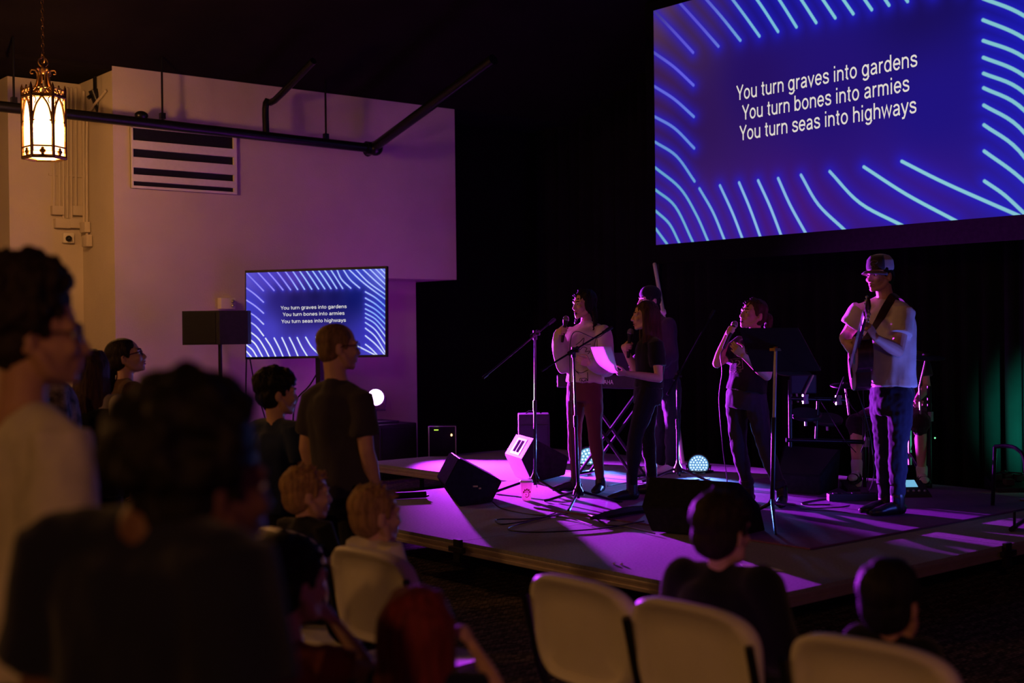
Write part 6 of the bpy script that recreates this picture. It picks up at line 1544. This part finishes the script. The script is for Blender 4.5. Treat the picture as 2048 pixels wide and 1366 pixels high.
# woman in the patterned blouse
PT = mat('black_and_cream_patterned_cloth', (0.2, 0.17, 0.15), 0.85, var=0.9, vscale=16, bump=0.2, bscale=200)
pI, rI = crowd('woman in a black and cream patterned blouse behind the tall curly haired youth', 100, 693, 7.0, 0.95, 62, 75, SK2,
               outfit('t', PT, sleeve=0.7, o=0.03, hair=lambda r: hair_short(r, 0.008, 1.05, 1.05, 0.0), hm=HB), face=HB)
# girl with long straight hair
def fJ(r):
    ps = outfit('t', T_WHITE, long=True, o=0.014)(r)
    bm = bmn(); torso(bm, r, 0.028, -0.20, 0.86); ps.append(('black_vest', remesh(bm, 0.010, 2, 0.006, 0.1), T_BLACK))
    ps.append(('hair', hair_long(r, 0.30, 40, 0.007, front=0.3, seed=8), HL)); return ps
pJ, rJ = crowd('girl with long straight brown hair, white sleeves and black vest by the yellow lit wall', 186, 738, 7.6, 0.95, 12, 12, SK, fJ, face=HL)
q = rJ.hip_l.lerp(rJ.sh_l, 0.15) - FH * 0.14 + R0 * 0.10
bm = bmn(); add_box(bm, (0, 0, 0), (0.035, 0.006, 0.06), basis(R0, FH, V((0, 0, 1)), q)); obj('name_badge', bm, M['white_plastic'], pJ, smooth=False)
# woman with a ponytail looking up
def fK(r):
    ps = outfit('t', T_BROWN, long=True, o=0.016, hair=lambda r: hair_short(r, 0.007, 1.06, 1.12, 0.0, disp=0.003), hm=HB)(r)
    bm = bmn(); tail(bm, [r.Mh @ V((0, -0.09, -0.05)), r.Mh @ V((0.0, -0.14, -0.08)), r.Mh @ V((0, -0.16, -0.18)), r.Mh @ V((0, -0.15, -0.28))], [0.03, 0.045, 0.04, 0.012]); ps.append(('ponytail', remesh(bm, 0.007, 1, 0.006, 0.03, (1, 1, .2)), HB)); return ps
pK, rK = crowd('woman with glasses and a low ponytail looking up at the screen', 254, 713, 7.9, 0.95, 55, 78, SK, fK, hup=V((0, 0, 1)) - cdir(78) * 0.28, face=HB)
glasses(pK, rK.Mh, rK.hk, M['black_metal'])
# dark haired boy in blue
def armsL(L, d): return dict(el_r=L(0.24, 0.02, 1.10), wr_r=L(0.12, 0.20, 0.92), el_l=L(-0.24, 0.02, 1.10), wr_l=L(-0.05, 0.22, 0.92), hand_r=dict(d=-cdir(90) * 0.9 + cdir(0) * 0.3, n=-cdir(0), thumb=1, **RELAX))
pL, rL = crowd('boy with thick black hair in a blue tee standing below the television', 556, 787, 6.7, 0.95, 38, 62, SK,
               outfit('t', T_BLUE, sleeve=0.62, o=0.018, hair=lambda r: hair_short(r, 0.007, 1.12, 1.14, 0.015, disp=0.010, rough=90, fringe=0.03, seed=2), hm=HK), arms=armsL, face=HK)
# youth with glasses
pM, rM = crowd('tall youth with cropped sandy hair, glasses and charcoal tee in front of the television', 677, 694, 6.3, 0.97, 30, 62, SK,
               outfit('t', T_GREY, sleeve=0.70, o=0.022, hair=lambda r: hair_short(r, 0.006, 1.0, 1.0, -0.006, disp=0.002), hm=HS, aw=0.90), wide=0.82, drop=0.05, face=HS, voxel=0.007)
glasses(pM, rM.Mh, rM.hk, M['black_metal'])
# seated children
pN, rN = crowd('seated boy with short blond hair in a black tee below the youth with glasses', 615, 988, 5.45, 0.95, 40, 60, SK, outfit('t', T_BLACK, o=0.014, hair=lambda r: hair_short(r, 0.006, 1.04, 1.04, 0.0, disp=0.004, rough=60), hm=HBL), seated=True, face=HBL)
pO, rO = crowd('seated boy with cropped blond hair in a white tee', 753, 1030, 5.10, 0.98, 38, 52, SK, outfit('t', T_WHITE, o=0.014, hair=lambda r: hair_short(r, 0.006, 1.03, 1.05, 0.0, disp=0.003, rough=40, fringe=0.0), hm=HBL), seated=True, face=HBL)
def armsP(L, d): return dict(el_r=at(748, 1352, d - 0.05), wr_r=at(668, 1240, d + 0.10), hand_r=dict(d=nz(-R0 * 0.6 + V((0, 0, 0.8))), n=nz(-R0 + FH * 0.2), thumb=1, curl=(50, 60, 40)))
pP, rP = crowd('small black haired child in a rust red tee raising one arm', 585, 1165, 3.35, 0.95, 30, 42, SK, outfit('t', T_RED, sleeve=0.5, o=0.014, hair=lambda r: hair_short(r, 0.007, 1.12, 1.12, 0.01, disp=0.006, rough=60), hm=HK), arms=armsP, wide=1.25, kk=0.60, face=HK)
def armsQ(L, d): return dict(el_r=at(992, 1372, d - 0.02), wr_r=at(945, 1290, d + 0.08), hand_r=dict(d=nz(-R0 * 0.35 + V((0, 0, 0.9))), n=nz(-R0 + FH * 0.2), thumb=1, curl=(60, 75, 50)))
pQ, rQ = crowd('small child with long red dyed hair at the bottom edge of the photo', 840, 1262, 3.20, 0.92, 25, 28, SK, outfit('t', T_NAVY, sleeve=0.4, o=0.012, hair=lambda r: hair_long(r, 0.24, 40, 0.007, front=0.25, seed=12), hm=HR), arms=armsQ, kk=0.575, face=HR)
pR, rR = crowd('boy with brown hair in a black top sitting on the middle white chair', 1446, 1063, 4.02, 0.95, 42, 42, SK, outfit('t', T_BLACK, o=0.028, long=True, hair=lambda r: hair_short(r, 0.006, 1.08, 1.08, 0.008, disp=0.004, rough=50), hm=HB), seated=True, wide=1.2, face=HB)
pS, rS = crowd('dark haired boy sitting low on the white chair nearest the camera', 1783, 1204, 3.52, 0.93, 36, 36, SK2, outfit('t', T_BLACK, o=0.018, long=True, hair=lambda r: hair_short(r, 0.006, 1.08, 1.06, 0.006, disp=0.004), hm=HK), seated=True, face=HK)
